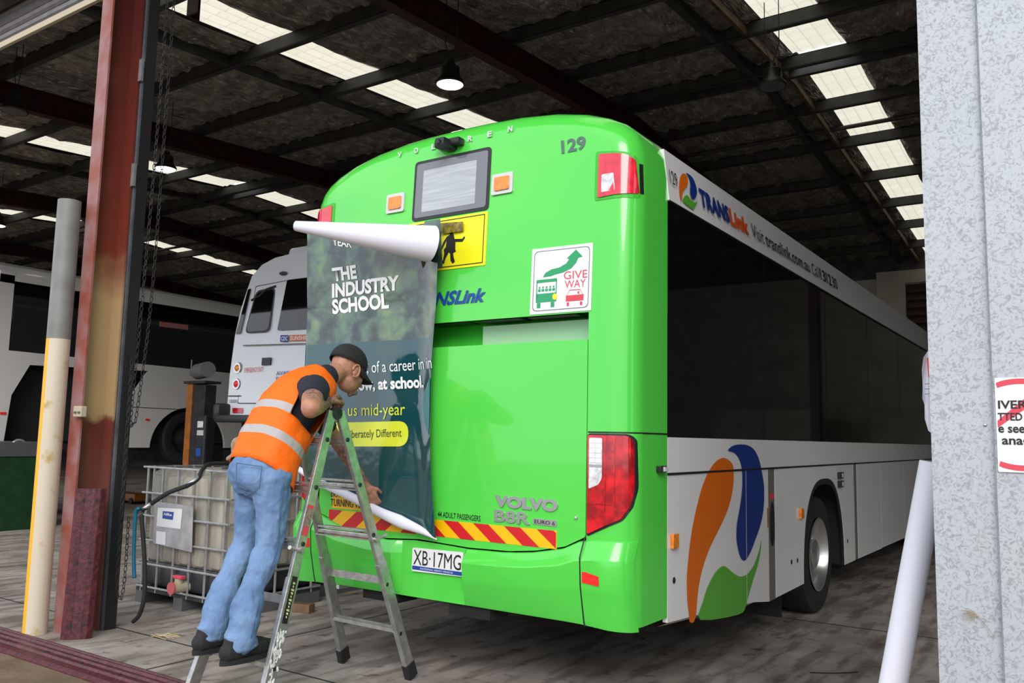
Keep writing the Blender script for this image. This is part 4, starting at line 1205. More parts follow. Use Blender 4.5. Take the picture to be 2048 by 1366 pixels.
for (a1, c1), (a2, c2) in ((stiles[0], stiles[2]), (stiles[1], stiles[3])):
    for z in (0.30, 0.605, 0.905, 1.20, 1.46):
        t = (1.60 - z) / 1.58
        p, q = L(a1, c1, t), L(a2, c2, t)
        bm = B()
        if z == 0.605:
            bar(bm, p, q, 0.006, 0.044)
        elif z == 0.30:
            for dy in (-0.034, 0.034): bar(bm, p + V((0, dy, 0)), q + V((0, dy, 0)), 0.006, 0.022)
            if a1[1] < -0.63: bar(bm, p + V((0, 0, 0.008)), q + V((0, 0, 0.008)), 0.066, 0.004)
        else:
            bar(bm, p, q, 0.050, 0.012, bev=0.002); bar(bm, p - V((0, 0, 0.028)), q - V((0, 0, 0.028)), 0.030, 0.026, bev=0.006); bar(bm, p - V((0, 0, 0.05)), q - V((0, 0, 0.05)), 0.042, 0.008)
        put('rung', bm, ALU, lad)
        for e_, sx in ((p, 1), (q, -1)):
            bm = B(); lathe(bm, [(0, 0.004), (0.008, 0.004), (0.013, 0.001), (0.013, 0.0)], e_ + V((0.0165 * sx, 0, -0.02)), (sx, 0, 0), 12); put('rung_socket', bm, BLACKP, lad)
for (a, c) in ((NF0, NB0), (FF0, FB0)):
    ctr = (V(a) + V(c)) / 2 + V((0, 0, 0.0))
    bm = B(); cyl(bm, ctr + V((-0.022, 0, -0.012)), ctr + V((0.022, 0, -0.012)), 0.034, 24); put('hinge', bm, DARKM, lad, smooth=True)
for s_, sy in ((stiles[1], 1), (stiles[0], -1)):
    p = L(*s_, 0.47)
    bm = B(); cyl(bm, p + V((0.0, 0.02 * sy, 0)), p + V((0.02, 0.085 * sy, 0.02)), 0.011, 10); cyl(bm, p + V((0.012, 0, 0)), p + V((0.035, 0, 0)), 0.018, 12)
    put('locking_pin', bm, ALU, lad, smooth=True)
def decal(t0, t1, w, m_, name, lbl=None, off=0.001):
    a, c = L(*stiles[0], t0), L(*stiles[0], t1)
    d_ = (c - a).normalized(); s_ = V((1, 0, 0)).cross(d_).normalized()
    ofs = V((0.0135 + off + (0.004 if t0 > 0.55 else 0), 0, 0))
    bm = B(); bm.faces.new([bm.verts.new(q_ + ofs) for q_ in (a - s_ * w, a + s_ * w, c + s_ * w, c - s_ * w)]); return put(name, bm, m_, lad, label=lbl)
decal(0.325, 0.425, 0.020, INKR, 'red_label', 'small red safety label'); decal(0.338, 0.395, 0.019, mat('label_paper', (0.7, 0.6, 0.5), 0.6, var=0.6, vscale=60, col2=(0.2, 0.1, 0.1)), 'safety_pictogram', off=0.002)
decal(0.555, 0.70, 0.018, INKK, 'black_label', 'black oval label with yellow lettering', off=0.002)
a, c = L(*stiles[0], 0.69), L(*stiles[0], 0.565); d_ = (c - a); s_ = V((1, 0, 0)).cross(d_).normalized() * -1
lm = lambda p, q, o_: a + d_ * p + s_ * q * -1 + V((0.0215 + o_, 0, 0))
bm = B()
for k in range(11):
    t0 = 0.05 + k * 0.083; hh = 0.008 + 0.003 * ((k * 7) % 3 - 1)
    poly_prism(bm, [(t0, -hh), (t0 + 0.055, -hh * 0.9), (t0 + 0.06, hh), (t0 + 0.01, hh * 0.8)], lm, 0.0, None)
put('worn_print', bm, mat('worn_yellow_print', (0.75, 0.68, 0.30), 0.6, var=0.5, vscale=150), lad, label='worn unreadable yellow print')
decal(0.90, 0.96, 0.014, INKK, 'black_label', off=0.002)
PAINTS = mat('paint_splatter', (0.8, 0.8, 0.78), 0.6, var=0.3, vscale=60)
bm = B()
for k in range(60):
    t = random.uniform(0.72, 0.90); p = L(*stiles[0], t); w = random.uniform(-0.028, 0.028)
    dd = (V(NF1) - V(NF0)).normalized(); s2 = V((1, 0, 0)).cross(dd).normalized()
    ell(bm, p + s2 * w + V((0.0175, 0, 0)), (0.0015, random.uniform(0.003, 0.009), random.uniform(0.006, 0.02)), None, 8, 4)
sp2 = put('paint_spots', bm, PAINTS, lad); sp2['kind'] = 'stuff'

# ================================================================== PERSON
per = thing('person', (-1.78, -1.05, 0.31), 'person in orange hi-vis vest, jeans and black cap leaning over the ladder', 'person')
hipR, kneeR, ankR = V((-1.665, -0.96, 1.24)), V((-1.655, -0.97, 0.86)), V((-1.65, -1.12, 0.44))
hipL, kneeL, ankL = V((-1.85, -0.94, 1.24)), V((-1.90, -0.925, 0.85)), V((-1.93, -1.08, 0.44))
pel = V((-1.76, -0.96, 1.265))
wst = V((-1.76, -0.885, 1.42)); chs = V((-1.76, -0.77, 1.60)); upc = V((-1.755, -0.66, 1.71))
shR, elR, wrR = V((-1.575, -0.77, 1.715)), V((-1.435, -0.915, 1.605)), V((-1.585, -0.67, 1.645))
shL, elL, wrL = V((-1.915, -0.49, 1.655)), V((-1.86, -0.26, 1.385)), V((-1.768, -0.125, 1.155))
nk = V((-1.75, -0.535, 1.80)); hc = V((-1.75, -0.345, 1.865))
hf = V((0.06, 0.88, -0.42)).normalized()
hr = V((1, 0, 0)) - hf * hf.x; hr.normalize(); hu = hr.cross(hf).normalized()
HR = Matrix((hr, hf, hu)).transposed()
HS = 1.16
H = lambda x, y, z: hc + (hr * x + hf * y + hu * z) * HS
def hand(wr, dirf, palmn, thumb_side, sc=1.0, curl=(25, 40, 30), fl=1.0):
    """parts of a hand: palm, four fingers and a thumb, starting at the wrist"""
    df = V(dirf).normalized(); pn = V(palmn); pn = (pn - df * pn.dot(df)).normalized(); sd = df.cross(pn).normalized() * thumb_side
    out = [cap_(wr, wr + df * 0.03, 0.026 * sc, 0.026 * sc)]
    for k in range(4):
        w = (k - 1.5) * 0.019 * sc
        base = wr + df * 0.085 * sc - sd * w
        out.append(cap_(wr + df * 0.015 - sd * w * 0.6, base, 0.014 * sc, 0.0125 * sc))
        ln = [0.040, 0.044, 0.041, 0.033][k] * fl * sc
        p = base; ang = 0
        for sgi, lk in enumerate((1.0, 0.68, 0.55)):
            ang += math.radians(curl[sgi])
            d2 = df * math.cos(ang) + pn * math.sin(ang) - sd * (w * 1.5)
            q = p + d2.normalized() * ln * lk
            out.append(cap_(p, q, 0.0092 * sc - sgi * 0.0006, 0.0086 * sc - sgi * 0.0006))
            p = q
    tb = wr + df * 0.025 + sd * 0.024
    t1 = tb + (df * 0.65 + sd * 0.6 + pn * 0.35).normalized() * 0.042 * sc
    t2 = t1 + (df * 0.85 + sd * 0.05 + pn * 0.5).normalized() * 0.032 * sc
    t3 = t2 + (df * 0.8 - sd * 0.15 + pn * 0.55).normalized() * 0.024 * sc
    out += [cap_(tb, t1, 0.015 * sc, 0.0115 * sc), cap_(t1, t2, 0.0108 * sc, 0.0100 * sc), cap_(t2, t3, 0.0100 * sc, 0.0085 * sc)]
    return out
body = [
    cap_(hipR, kneeR, 0.075, 0.052), cap_(kneeR, ankR, 0.050, 0.036), cap_(hipL, kneeL, 0.075, 0.052), cap_(kneeL, ankL, 0.050, 0.036),
    cap_(ankR, ankR + V((0, 0.10, -0.07)), 0.036, 0.032), cap_(ankL, ankL + V((0, 0.10, -0.07)), 0.036, 0.032),
    cap_(pel + V((0.05, 0, 0)), pel - V((0.05, 0, 0)), 0.10, 0.10), cap_(pel, wst, 0.115, 0.11), cap_(wst, chs, 0.11, 0.125), cap_(chs, upc, 0.125, 0.11),
    cap_(shR, upc, 0.055, 0.085), cap_(shL, upc, 0.055, 0.085), cap_(upc, nk, 0.09, 0.060), cap_(nk, hc - hf * 0.03 - hu * 0.01, 0.060, 0.060),
    cap_(shR, elR, 0.066, 0.054), cap_(elR, elR.lerp(wrR, 0.4), 0.053, 0.050), cap_(elR.lerp(wrR, 0.4), wrR, 0.050, 0.032),
    cap_(shL, elL, 0.056, 0.043), cap_(elL, elL.lerp(wrL, 0.35), 0.043, 0.041), cap_(elL.lerp(wrL, 0.35), wrL, 0.041, 0.026),
    el_(H(0, -0.01, 0.025), (0.088, 0.112, 0.112), HR), el_(H(0, 0.030, -0.045), (0.071, 0.080, 0.080), HR), cap_(H(0, 0.062, -0.088), H(0, 0.070, -0.092), 0.030, 0.024),
    cap_(H(0, 0.088, 0.005), H(0, 0.110, -0.035), 0.011, 0.015), el_(H(0.014, 0.103, -0.037), (0.008, 0.010, 0.008), HR), el_(H(-0.014, 0.103, -0.037), (0.008, 0.010, 0.008), HR),
    cap_(H(-0.035, 0.083, 0.018), H(0.035, 0.083, 0.018), 0.012, 0.012), cap_(H(-0.018, 0.086, -0.066), H(0.018, 0.086, -0.066), 0.009, 0.009), cap_(H(-0.016, 0.083, -0.079), H(0.016, 0.083, -0.079), 0.009, 0.009),
    el_(H(0.040, 0.060, -0.030), (0.022, 0.028, 0.026), HR), el_(H(-0.040, 0.060, -0.030), (0.022, 0.028, 0.026), HR),
] + hand(wrL, (0.25, 0.42, -0.87), (-0.3, 0.6, 0.2), 1, 1.0, (12, 26, 22)) + hand(wrR, (-0.35, 0.72, 0.35), (-0.05, 0.3, -0.95), -1, 1.22, (38, 62, 50))
fuse('body', body, 0.0062, SKIN, per, 2)
# tattoos: ink is part of the skin colour on the arms
n, l, b = nodes(SKIN)
geo = n.new('ShaderNodeNewGeometry')
def near(p, r0, r1):
    d = n.new('ShaderNodeVectorMath'); d.operation = 'DISTANCE'; d.inputs[1].default_value = p; l.new(geo.outputs['Position'], d.inputs[0])
    m_ = n.new('ShaderNodeMapRange'); m_.inputs[1].default_value = r0; m_.inputs[2].default_value = r1; m_.inputs[3].default_value = 1; m_.inputs[4].default_value = 0
    l.new(d.outputs['Value'], m_.inputs[0]); return m_.outputs[0]
sm_ = None
for p, r0, r1 in ((tuple(elR.lerp(wrR, 0.9)), 0.17, 0.21), (tuple(shR.lerp(elR, 0.62) + V((0.03, -0.03, 0.04))), 0.045, 0.065), (tuple(elL.lerp(wrL, 0.45)), 0.13, 0.17)):
    o_ = near(p, r0, r1)
    if sm_ is None: sm_ = o_
    else:
        mxx = n.new('ShaderNodeMath'); mxx.operation = 'MAXIMUM'; l.new(sm_, mxx.inputs[0]); l.new(o_, mxx.inputs[1]); sm_ = mxx.outputs[0]
tn = n.new('ShaderNodeTexNoise'); tn.inputs['Scale'].default_value = 38; tn.inputs['Detail'].default_value = 5; tn.inputs['Distortion'].default_value = 2; l.new(geo.outputs['Position'], tn.inputs['Vector'])
tr = n.new('ShaderNodeValToRGB'); tr.color_ramp.elements[0].position = 0.44; tr.color_ramp.elements[0].color = (0.75, 0.75, 0.75, 1); tr.color_ramp.elements[1].position = 0.56; tr.color_ramp.elements[1].color = (0.1, 0.1, 0.1, 1); l.new(tn.outputs['Fac'], tr.inputs['Fac'])
mu = n.new('ShaderNodeMath'); mu.operation = 'MULTIPLY'; l.new(sm_, mu.inputs[0]); l.new(tr.outputs['Color'], mu.inputs[1])
old = b.inputs['Base Color'].links[0].from_socket
mk = n.new('ShaderNodeMix'); mk.data_type = 'RGBA'; l.new(mu.outputs[0], mk.inputs[0]); l.new(old, mk.inputs[6]); mk.inputs[7].default_value = (0.045, 0.05, 0.055, 1); l.new(mk.outputs[2], b.inputs['Base Color'])
# face details
for sx in (1, -1):
    bm = B(); ell(bm, H(0.030 * sx, 0.079, 0.0), (0.012, 0.010, 0.008), HR); e_ = put('eye', bm, SIGNW, per, smooth=2)
    bm = B(); ell(bm, H(0.030 * sx, 0.087, -0.001), (0.005, 0.003, 0.005), HR); put('pupil', bm, INKK, e_, smooth=2)
    def earf(bm, sx=sx):
        ell(bm, H(0.079 * sx, -0.012, -0.005), (0.010, 0.020, 0.031), HR)
    bm = B(); c_ = H(0.080 * sx, -0.014, -0.006)
    for k in range(20):
        pass
    tube(bm, [H(0.083 * sx, -0.010 + 0.022 * math.cos(t), -0.020 + 0.034 * math.sin(t)) for t in [math.radians(-110 + 300 * k / 16) for k in range(17)]], 0.0075, 8)
    ell(bm, H(0.078 * sx, -0.008, -0.020), (0.010, 0.020, 0.033), HR); put('ear', bm, SKIN, per, smooth=2)
fuse('goatee', [cap_(H(-0.02, 0.083, -0.094), H(0.02, 0.083, -0.094), 0.017, 0.017), cap_(H(0, 0.075, -0.106), H(0, 0.07, -0.115), 0.016, 0.012), cap_(H(-0.026, 0.088, -0.058), H(0.026, 0.088, -0.058), 0.006, 0.006), cap_(H(0.03, 0.082, -0.06), H(0.028, 0.078, -0.088), 0.006, 0.008), cap_(H(-0.03, 0.082, -0.06), H(-0.028, 0.078, -0.088), 0.006, 0.008)], 0.004, mat('greying_stubble', (0.16, 0.11, 0.08), 0.9, bump=0.6, bscale=120), per, 2)
# cap
bm = B(); rings = []
for j in range(10):
    ph = math.radians(-6 + 96 * j / 9)
    rings.append([bm.verts.new(H(0.088 * math.cos(t) * math.cos(ph), -0.012 + 0.112 * math.sin(t) * math.cos(ph), 0.028 + 0.104 * math.sin(ph) ** 0.9 if ph > 0 else 0.028 + 0.098 * math.sin(ph) )) for t in [2 * PI * k / 32 for k in range(32)]])
for a, c in zip(rings, rings[1:]):
    for k in range(32): bm.faces.new((a[k], a[(k + 1) % 32], c[(k + 1) % 32], c[k]))
bm.faces.new(rings[-1])
cp = put('cap', bm, CAPB, per, smooth=2)
cp.modifiers.new('s', 'SOLIDIFY').thickness = 0.004
bm = B()
o_ = []
for j in range(6):
    f_ = j / 5
    row = []
    for k in range(17):
        t = math.radians(15 + 150 * k / 16)
        row.append(bm.verts.new(H((0.088 - 0.012 * f_) * math.cos(t), -0.012 + 0.108 * math.sin(t) + 0.088 * f_ * math.sin(t), 0.026 - 0.012 * f_ - 0.028 * abs(math.cos(t)) ** 1.5 * (0.4 + f_))))
    o_.append(row)
for a, c in zip(o_, o_[1:]):
    for k in range(16): bm.faces.new((a[k], a[k + 1], c[k + 1], c[k]))
br_ = put('cap_brim', bm, CAPB, cp, smooth=2); br_.modifiers.new('s', 'SOLIDIFY').thickness = 0.005
bm = B(); ell(bm, H(0, -0.01, 0.132), (0.008, 0.008, 0.004), HR); put('cap_button', bm, CAPB, cp, smooth=2)
bm = B()
for k in range(5): ell(bm, H(0.022 + 0.012 * math.cos(k * 1.3), 0.096 - 0.004 * k * 0, 0.068 + 0.014 * math.sin(k * 1.3)), (0.006, 0.004, 0.008), HR, 8, 6)
put('cap_emblem', bm, GALVT, cp, smooth=2)
# jeans
def legpts(h, k, a, r):
    pts = smooth_pts([h, h.lerp(k, 0.5) + V((0, 0.015, 0)), k, k.lerp(a, 0.5) + V((0, -0.02, 0)), a + V((0, 0, -0.02))], 4)
    out = []
    for i in range(len(pts) - 1):
        f_ = i / (len(pts) - 1); g_ = (i + 1) / (len(pts) - 1)
        rf = lambda t: (0.108 - 0.040 * min(1, t * 1.9) if t < 0.5 else 0.070 + 0.006 * math.sin(t * 25) + (0.012 if t > 0.85 else 0) ) * r
        out.append(cap_(pts[i], pts[i + 1], rf(f_), rf(g_)))
    return out
jeans = legpts(hipR, kneeR, ankR, 1.0) + legpts(hipL, kneeL, ankL, 1.0) + [
    el_(pel + V((0.0, -0.035, -0.01)), (0.172, 0.125, 0.14)), cap_(pel + V((0.05, 0.01, 0.05)), pel + V((-0.05, 0.01, 0.05)), 0.125, 0.125), cap_(pel, pel.lerp(wst, 0.5), 0.135, 0.12), el_(pel + V((0, 0.04, -0.03)), (0.150, 0.100, 0.12))]
for an in (ankR, ankL):
    for z, r, y in ((0.0, 0.076, -0.006), (-0.028, 0.082, 0.012), (-0.052, 0.080, 0.02)):
        jeans.append(el_(an + V((0, y, z)), (r * 0.93, r * 1.1, 0.022)))
    jeans.append(el_(an + V((0, 0.0, -0.055)), (0.074, 0.086, 0.025)))
jo = fuse('jeans', jeans, 0.008, DENIM, per, 3)
tx = bpy.data.textures.new('folds', 'CLOUDS'); tx.noise_scale = 0.09; tx.noise_depth = 2
md = jo.modifiers.new('d', 'DISPLACE'); md.texture = tx; md.strength = 0.030; md.texture_coords = 'LOCAL'
THR = mat('denim_seam', (0.07, 0.12, 0.24), 0.9)
def seam_line(pts, r=0.0028, m_=THR):
    bm = B(); tube(bm, pts, r, 6); return put('seam', bm, m_, jo, smooth=2)
# outside leg seam right
sidev = V((0.105, -0.02, 0))
seam_line(smooth_pts([pel + V((0.165, -0.01, -0.03)), hipR + V((0.107, -0.01, -0.05)), hipR.lerp(kneeR, 0.6) + V((0.085, -0.005, 0)), kneeR + V((0.078, -0.005, 0)), kneeR.lerp(ankR, 0.5) + V((0.080, -0.02, 0)), ankR + V((0.083, 0, 0))], 5))
# back pocket
bmj = lambda x, z: None
pk = []
for a, c in ((0.035, 0.045), (0.155, 0.03), (0.150, -0.085), (0.10, -0.12), (0.045, -0.09), (0.035, 0.045)):
    th = a
    pk.append(pel + V((a * 1.0, -0.188 + 2.6 * (a - 0.03) ** 2 * 1.7, c)))
seam_line(pk)
# vest and shirt
VEST = mat('hi_vis_vest', (1.0, 0.15, 0.005), 0.6, bump=0.5, bscale=14, spec=0.3)
n, l, b = nodes(VEST)
geo = n.new('ShaderNodeNewGeometry')
axis = (upc - pel).normalized()
dt = n.new('ShaderNodeVectorMath'); dt.operation = 'DOT_PRODUCT'; dt.inputs[1].default_value = tuple(axis)
sb_ = n.new('ShaderNodeVectorMath'); sb_.operation = 'SUBTRACT'; sb_.inputs[1].default_value = tuple(pel)
l.new(geo.outputs['Position'], sb_.inputs[0]); l.new(sb_.outputs[0], dt.inputs[0])
bands = None
for c0, hw in ((0.155, 0.024), (0.315, 0.024)):
    s1 = n.new('ShaderNodeMath'); s1.operation = 'SUBTRACT'; s1.inputs[1].default_value = c0; l.new(dt.outputs['Value'], s1.inputs[0])
    s2 = n.new('ShaderNodeMath'); s2.operation = 'ABSOLUTE'; l.new(s1.outputs[0], s2.inputs[0])
    s3 = n.new('ShaderNodeMath'); s3.operation = 'LESS_THAN'; s3.inputs[1].default_value = hw; l.new(s2.outputs[0], s3.inputs[0])
    if bands is None: bands = s3.outputs[0]
    else:
        s4 = n.new('ShaderNodeMath'); s4.operation = 'MAXIMUM'; l.new(bands, s4.inputs[0]); l.new(s3.outputs[0], s4.inputs[1]); bands = s4.outputs[0]
vm = n.new('ShaderNodeMix'); vm.data_type = 'RGBA'; l.new(bands, vm.inputs[0]); vm.inputs[6].default_value = (1.0, 0.15, 0.005, 1); vm.inputs[7].default_value = (0.42, 0.40, 0.40, 1)
l.new(vm.outputs[2], b.inputs['Base Color'])
shirt = [cap_(pel + V((0, 0.04, 0.10)), wst, 0.128, 0.138), cap_(wst, chs, 0.138, 0.152), cap_(chs, upc, 0.155, 0.135), cap_(shR + V((-0.03, 0, 0)), upc, 0.082, 0.105), cap_(shL + V((0.03, 0, 0)), upc, 0.080, 0.105),
         cap_(shR, shR.lerp(elR, 0.26), 0.088, 0.082), cap_(shL, shL.lerp(elL, 0.5), 0.078, 0.066), cap_(upc, nk + (nk - upc) * 0.10, 0.105, 0.076)]
fuse('shirt', shirt, 0.008, NAVY, per, 3)
cr_ = V((1, 0, 0)); fr_ = axis.cross(V((1, 0, 0))).normalized() * -1   # towards the chest front
def torso_ring(c, ax, w, d, nseg=40, back=0.0):
    f_ = V((1, 0, 0)).cross(ax).normalized() * -1
    if f_.z > 0: f_ = -f_
    return [c + V((1, 0, 0)) * w * math.copysign(abs(math.cos(t)) ** 0.8, math.cos(t)) + f_ * d * math.copysign(abs(math.sin(t)) ** 0.85, math.sin(t)) for t in [2 * PI * k / nseg for k in range(nseg)]]
# rings along the torso: (centre, half width, half depth)
spine = [(pel + V((0, 0.005, -0.03)), V((0, 0.80, 1)), 0.196, 0.172), (pel.lerp(wst, 0.5), V((0, 0.85, 1)), 0.190, 0.168), (wst, V((0, 0.7, 1)), 0.190, 0.166), (wst.lerp(chs, 0.5), V((0, 0.85, 1)), 0.190, 0.168), (chs, V((0, 0.95, 1)), 0.196, 0.172), (chs.lerp(upc, 0.55), V((0, 1, 0.95)), 0.185, 0.166), (upc, V((0, 1, 0.9)), 0.165, 0.150), (upc + V((0, 0.06, 0.055)), V((0, 1, 0.85)), 0.140, 0.122), (upc + V((0, 0.10, 0.085)), V((0, 1, 0.8)), 0.108, 0.100)]
bm = B(); rows = []
for c, ax, w, d in spine:
    row = []
    for p in torso_ring(c, ax.normalized(), w, d, 56):
        p = p + (p - c) * 0.05 * noise.noise(p * 9)
        row.append(bm.verts.new(p))
    rows.append(row)
NS = 56
for j, (a, c) in enumerate(zip(rows, rows[1:])):
    for k in range(NS):
        t = 360 * (k + 0.5) / NS
        side = min(abs(t - 0), abs(t - 360), abs(t - 180))
        if 3 <= j <= 5 and side < 38 + (j - 3) * 4: continue          # armholes
        bm.faces.new((a[k], a[(k + 1) % NS], c[(k + 1) % NS], c[k]))
vs_ = [v for v in bm.verts if not v.link_faces]
bmesh.ops.delete(bm, geom=vs_, context='VERTS')
vo_ = put('vest', bm, VEST, per, smooth=2, label='orange vest with grey reflective bands')
ss = vo_.modifiers.new('ss', 'SUBSURF'); ss.levels = 2; ss.render_levels = 2
md = vo_.modifiers.new('d', 'DISPLACE'); tx2 = bpy.data.textures.new('vestfold', 'CLOUDS'); tx2.noise_scale = 0.12; md.texture = tx2; md.strength = 0.022; md.texture_coords = 'LOCAL'
md = vo_.modifiers.new('so', 'SOLIDIFY'); md.thickness = 0.004
# shoes
for an, nm in ((ankR, 'shoe'), (ankL, 'shoe')):
    x = an.x
    parts = [cap_((x, an.y - 0.035, 0.41), (x, an.y + 0.03, 0.415), 0.056, 0.056), cap_((x, an.y - 0.065, 0.365), (x, an.y + 0.02, 0.37), 0.052, 0.055), cap_((x, an.y + 0.02, 0.38), (x, an.y + 0.13, 0.362), 0.056, 0.051), cap_((x, an.y + 0.12, 0.360), (x, an.y + 0.18, 0.352), 0.052, 0.043)]
    so = fuse(nm, parts, 0.007, SHOE, per, 3)
    bm = B(); pts = []
    for k in range(28):
        t = 2 * PI * k / 28
        pts.append((x + 0.054 * math.cos(t) * (1.0 + 0.08 * math.sin(t)), an.y + 0.055 + 0.172 * math.sin(t)))
    poly_prism(bm, pts, lambda a, c, o_: V((a, c, o_)), 0.308, 0.335); put('sole', bm, BLACK, so)
bm = B(); bar(bm, V((-1.585, -0.985, 1.185)), V((-1.575, -0.93, 1.165)), 0.02, 0.014); bm.free()

# ================================================================== DOORWAY OBJECTS (left)
cl = thing('steel_column', (-4.22, -0.54, 0), 'rusty red painted steel column with cream patch beside the doorway', 'column')
bm = B(); abox(bm, (-4.31, -0.66, 0), (-4.16, -0.645, 6.1)); put('front_flange', bm, FLG, cl)
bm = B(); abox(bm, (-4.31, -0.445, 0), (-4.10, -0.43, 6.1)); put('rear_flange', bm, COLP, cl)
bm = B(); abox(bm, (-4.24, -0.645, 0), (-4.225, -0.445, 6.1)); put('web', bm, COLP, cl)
gr_ = thing('door_track', (-4.1, -0.38, 0), 'tall dark grey and black door guide track behind the red column', 'door track')
bm = B(); abox(bm, (-4.22, -0.425, 0), (-4.075, -0.41, 6.0)); put('track_face', bm, mat('slate_grey_paint', (0.085, 0.09, 0.11), 0.45, var=0.3, vscale=4), gr_)
bm = B(); abox(bm, (-4.085, -0.41, 0), (-4.07, -0.32, 6.0)); put('track_side', bm, BLACKP, gr_)
for z in (4.2, 3.35): 
    bm = B(); abox(bm, (-4.10, -0.445, z), (-4.06, -0.426, z + 0.18)); put('door_stop', bm, GALVT, gr_)
bm = B(); tube(bm, [(-4.36, -0.765, 0.0), (-4.36, -0.765, 3.19)], 0.082, 32)
bl = put('bollard_pipe', bm, BOLL, None, smooth=True); tag(bl, 'tall upright pipe, cream with yellow edge below and grey above', 'pipe')
def plank_prof(): return [(0, 0), (0.2, 0), (0.2, 0.012), (0.17, 0.035), (0.165, 0.030), (0.135, 0.036), (0.13, 0.031), (0.07, 0.036), (0.065, 0.031), (0.035, 0.036), (0.03, 0.03), (0, 0.012)]
# leaning maroon plank
p0, p1 = V((-4.055, -0.74, 0.0)), V((-3.925, -0.585, 0.0))
xd = (p1 - p0).normalized(); top_sh = V((-0.035, 0.05, 1.04)); nn = xd.cross(top_sh).normalized()
if nn.y > 0: nn = -nn
bm = B()
pr = [(a / 0.2 * (p1 - p0).length, d) for a, d in plank_prof()]
for sft in (0,):
    A_ = [bm.verts.new(p0 + xd * a + nn * d) for a, d in pr]; C_ = [bm.verts.new(p0 + xd * a + nn * d + top_sh) for a, d in pr]
    for k in range(len(pr)): bm.faces.new((A_[k], A_[(k + 1) % len(pr)], C_[(k + 1) % len(pr)], C_[k]))
    bm.faces.new(A_[::-1]); bm.faces.new(C_)
mp1 = put('ramp_board', bm, MAROON); tag(mp1, 'grooved maroon ramp board leaning upright against the red column', 'board')
for zz in (0.09, 0.5, 0.92):
    for aa in (0.3, 0.72):
        c_ = p0 + xd * aa * (p1 - p0).length + top_sh * zz + nn * 0.036
        bm = B(); lathe(bm, [(0, 0.001), (0.010, 0.001), (0.011, -0.004)], c_, nn, 10); put('bolt_hole', bm, BLACK, mp1)
# floor ramp strip: lengths end to end
bm = B(); pr = [(-1.10, -0.035), (-0.84, -0.035), (-0.84, 0.012), (-0.862, 0.018), (-0.868, 0.008), (-0.90, 0.018), (-0.91, 0.004), (-0.955, 0.014), (-0.965, 0.002), (-1.01, 0.006), (-1.02, -0.008), (-1.07, -0.012), (-1.10, -0.028)]
A_ = [bm.verts.new((-9.0, y, z)) for y, z in pr]; C_ = [bm.verts.new((1.5, y, z)) for y, z in pr]
for k in range(len(pr)): bm.faces.new((A_[k], A_[(k + 1) % len(pr)], C_[(k + 1) % len(pr)], C_[k]))
bm.faces.new(A_[::-1]); bm.faces.new(C_)
rs_o = put('threshold_ramp', bm, MAROON); tag(rs_o, 'long grooved maroon rubber ramp along the doorway threshold', 'ramp')
for k in range(24):
    bm = B(); lathe(bm, [(0, 0.001), (0.012, 0.001), (0.013, -0.003)], (-8.8 + k * 0.42, -0.985, 0.007), (0, 0, 1), 10); put('bolt_hole', bm, BLACK, rs_o)
# outlet box, latch, steel plate patch
ob_ = thing('outlet_box', (-4.19, -0.6, 1.58), 'small cream electrical outlet box on the red column', 'outlet box')
bm = B(); abox(bm, (-4.20, -0.70, 1.555), (-4.09, -0.655, 1.635), 0.006); put('housing', bm, CREAM, ob_)
for k in range(2):
    bm = B(); abox(bm, (-4.18 + k * 0.05, -0.706, 1.58), (-4.15 + k * 0.05, -0.70, 1.595)); put('switch', bm, GREYR, ob_)
# chains
def chain(name, pts, label, r=0.0032, a=0.012, b2=0.024):
    path = smooth_pts(pts, 8); bm = B()
    # walk along at link pitch
    acc = 0; pos = [path[0]]; pitch = 0.040
    for p, q in zip(path, path[1:]):
        d = (q - p).length; t = pitch - acc
        while t <= d:
            pos.append(p.lerp(q, t / d)); t += pitch
        acc = d - (t - pitch)
    for i in range(len(pos) - 1):
        c = (pos[i] + pos[i + 1]) / 2; d = (pos[i + 1] - pos[i]).normalized()
        s, u = frame(d, V((0, 1, 0))); w = s if i % 2 else u
        pts2 = [c + d * b2 * math.sin(t) + w * a * math.cos(t) for t in [2 * PI * k / 8 for k in range(9)]]
        tube(bm, pts2, r, 5, caps=False)
    o = put(name, bm, DARKM); tag(o, label, 'chain'); return o
chain('hoist_chain', [(-3.86, -0.33, 6.0), (-3.87, -0.33, 4.0), (-3.89, -0.33, 2.5), (-3.96, -0.34, 1.62), (-4.0, -0.34, 1.52), (-4.035, -0.34, 1.60), (-3.99, -0.34, 2.6), (-3.95, -0.34, 4.0), (-3.93, -0.34, 6.0)], 'long hanging loop of steel chain beside the dark door track')
chain('door_chain', [(-4.045, -0.36, 2.0), (-4.04, -0.36, 1.0), (-4.03, -0.36, 0.35), (-4.00, -0.34, 0.22), (-3.985, -0.33, 0.4), (-3.99, -0.33, 0.85)], 'short rusty chain bunched low against the dark door track')
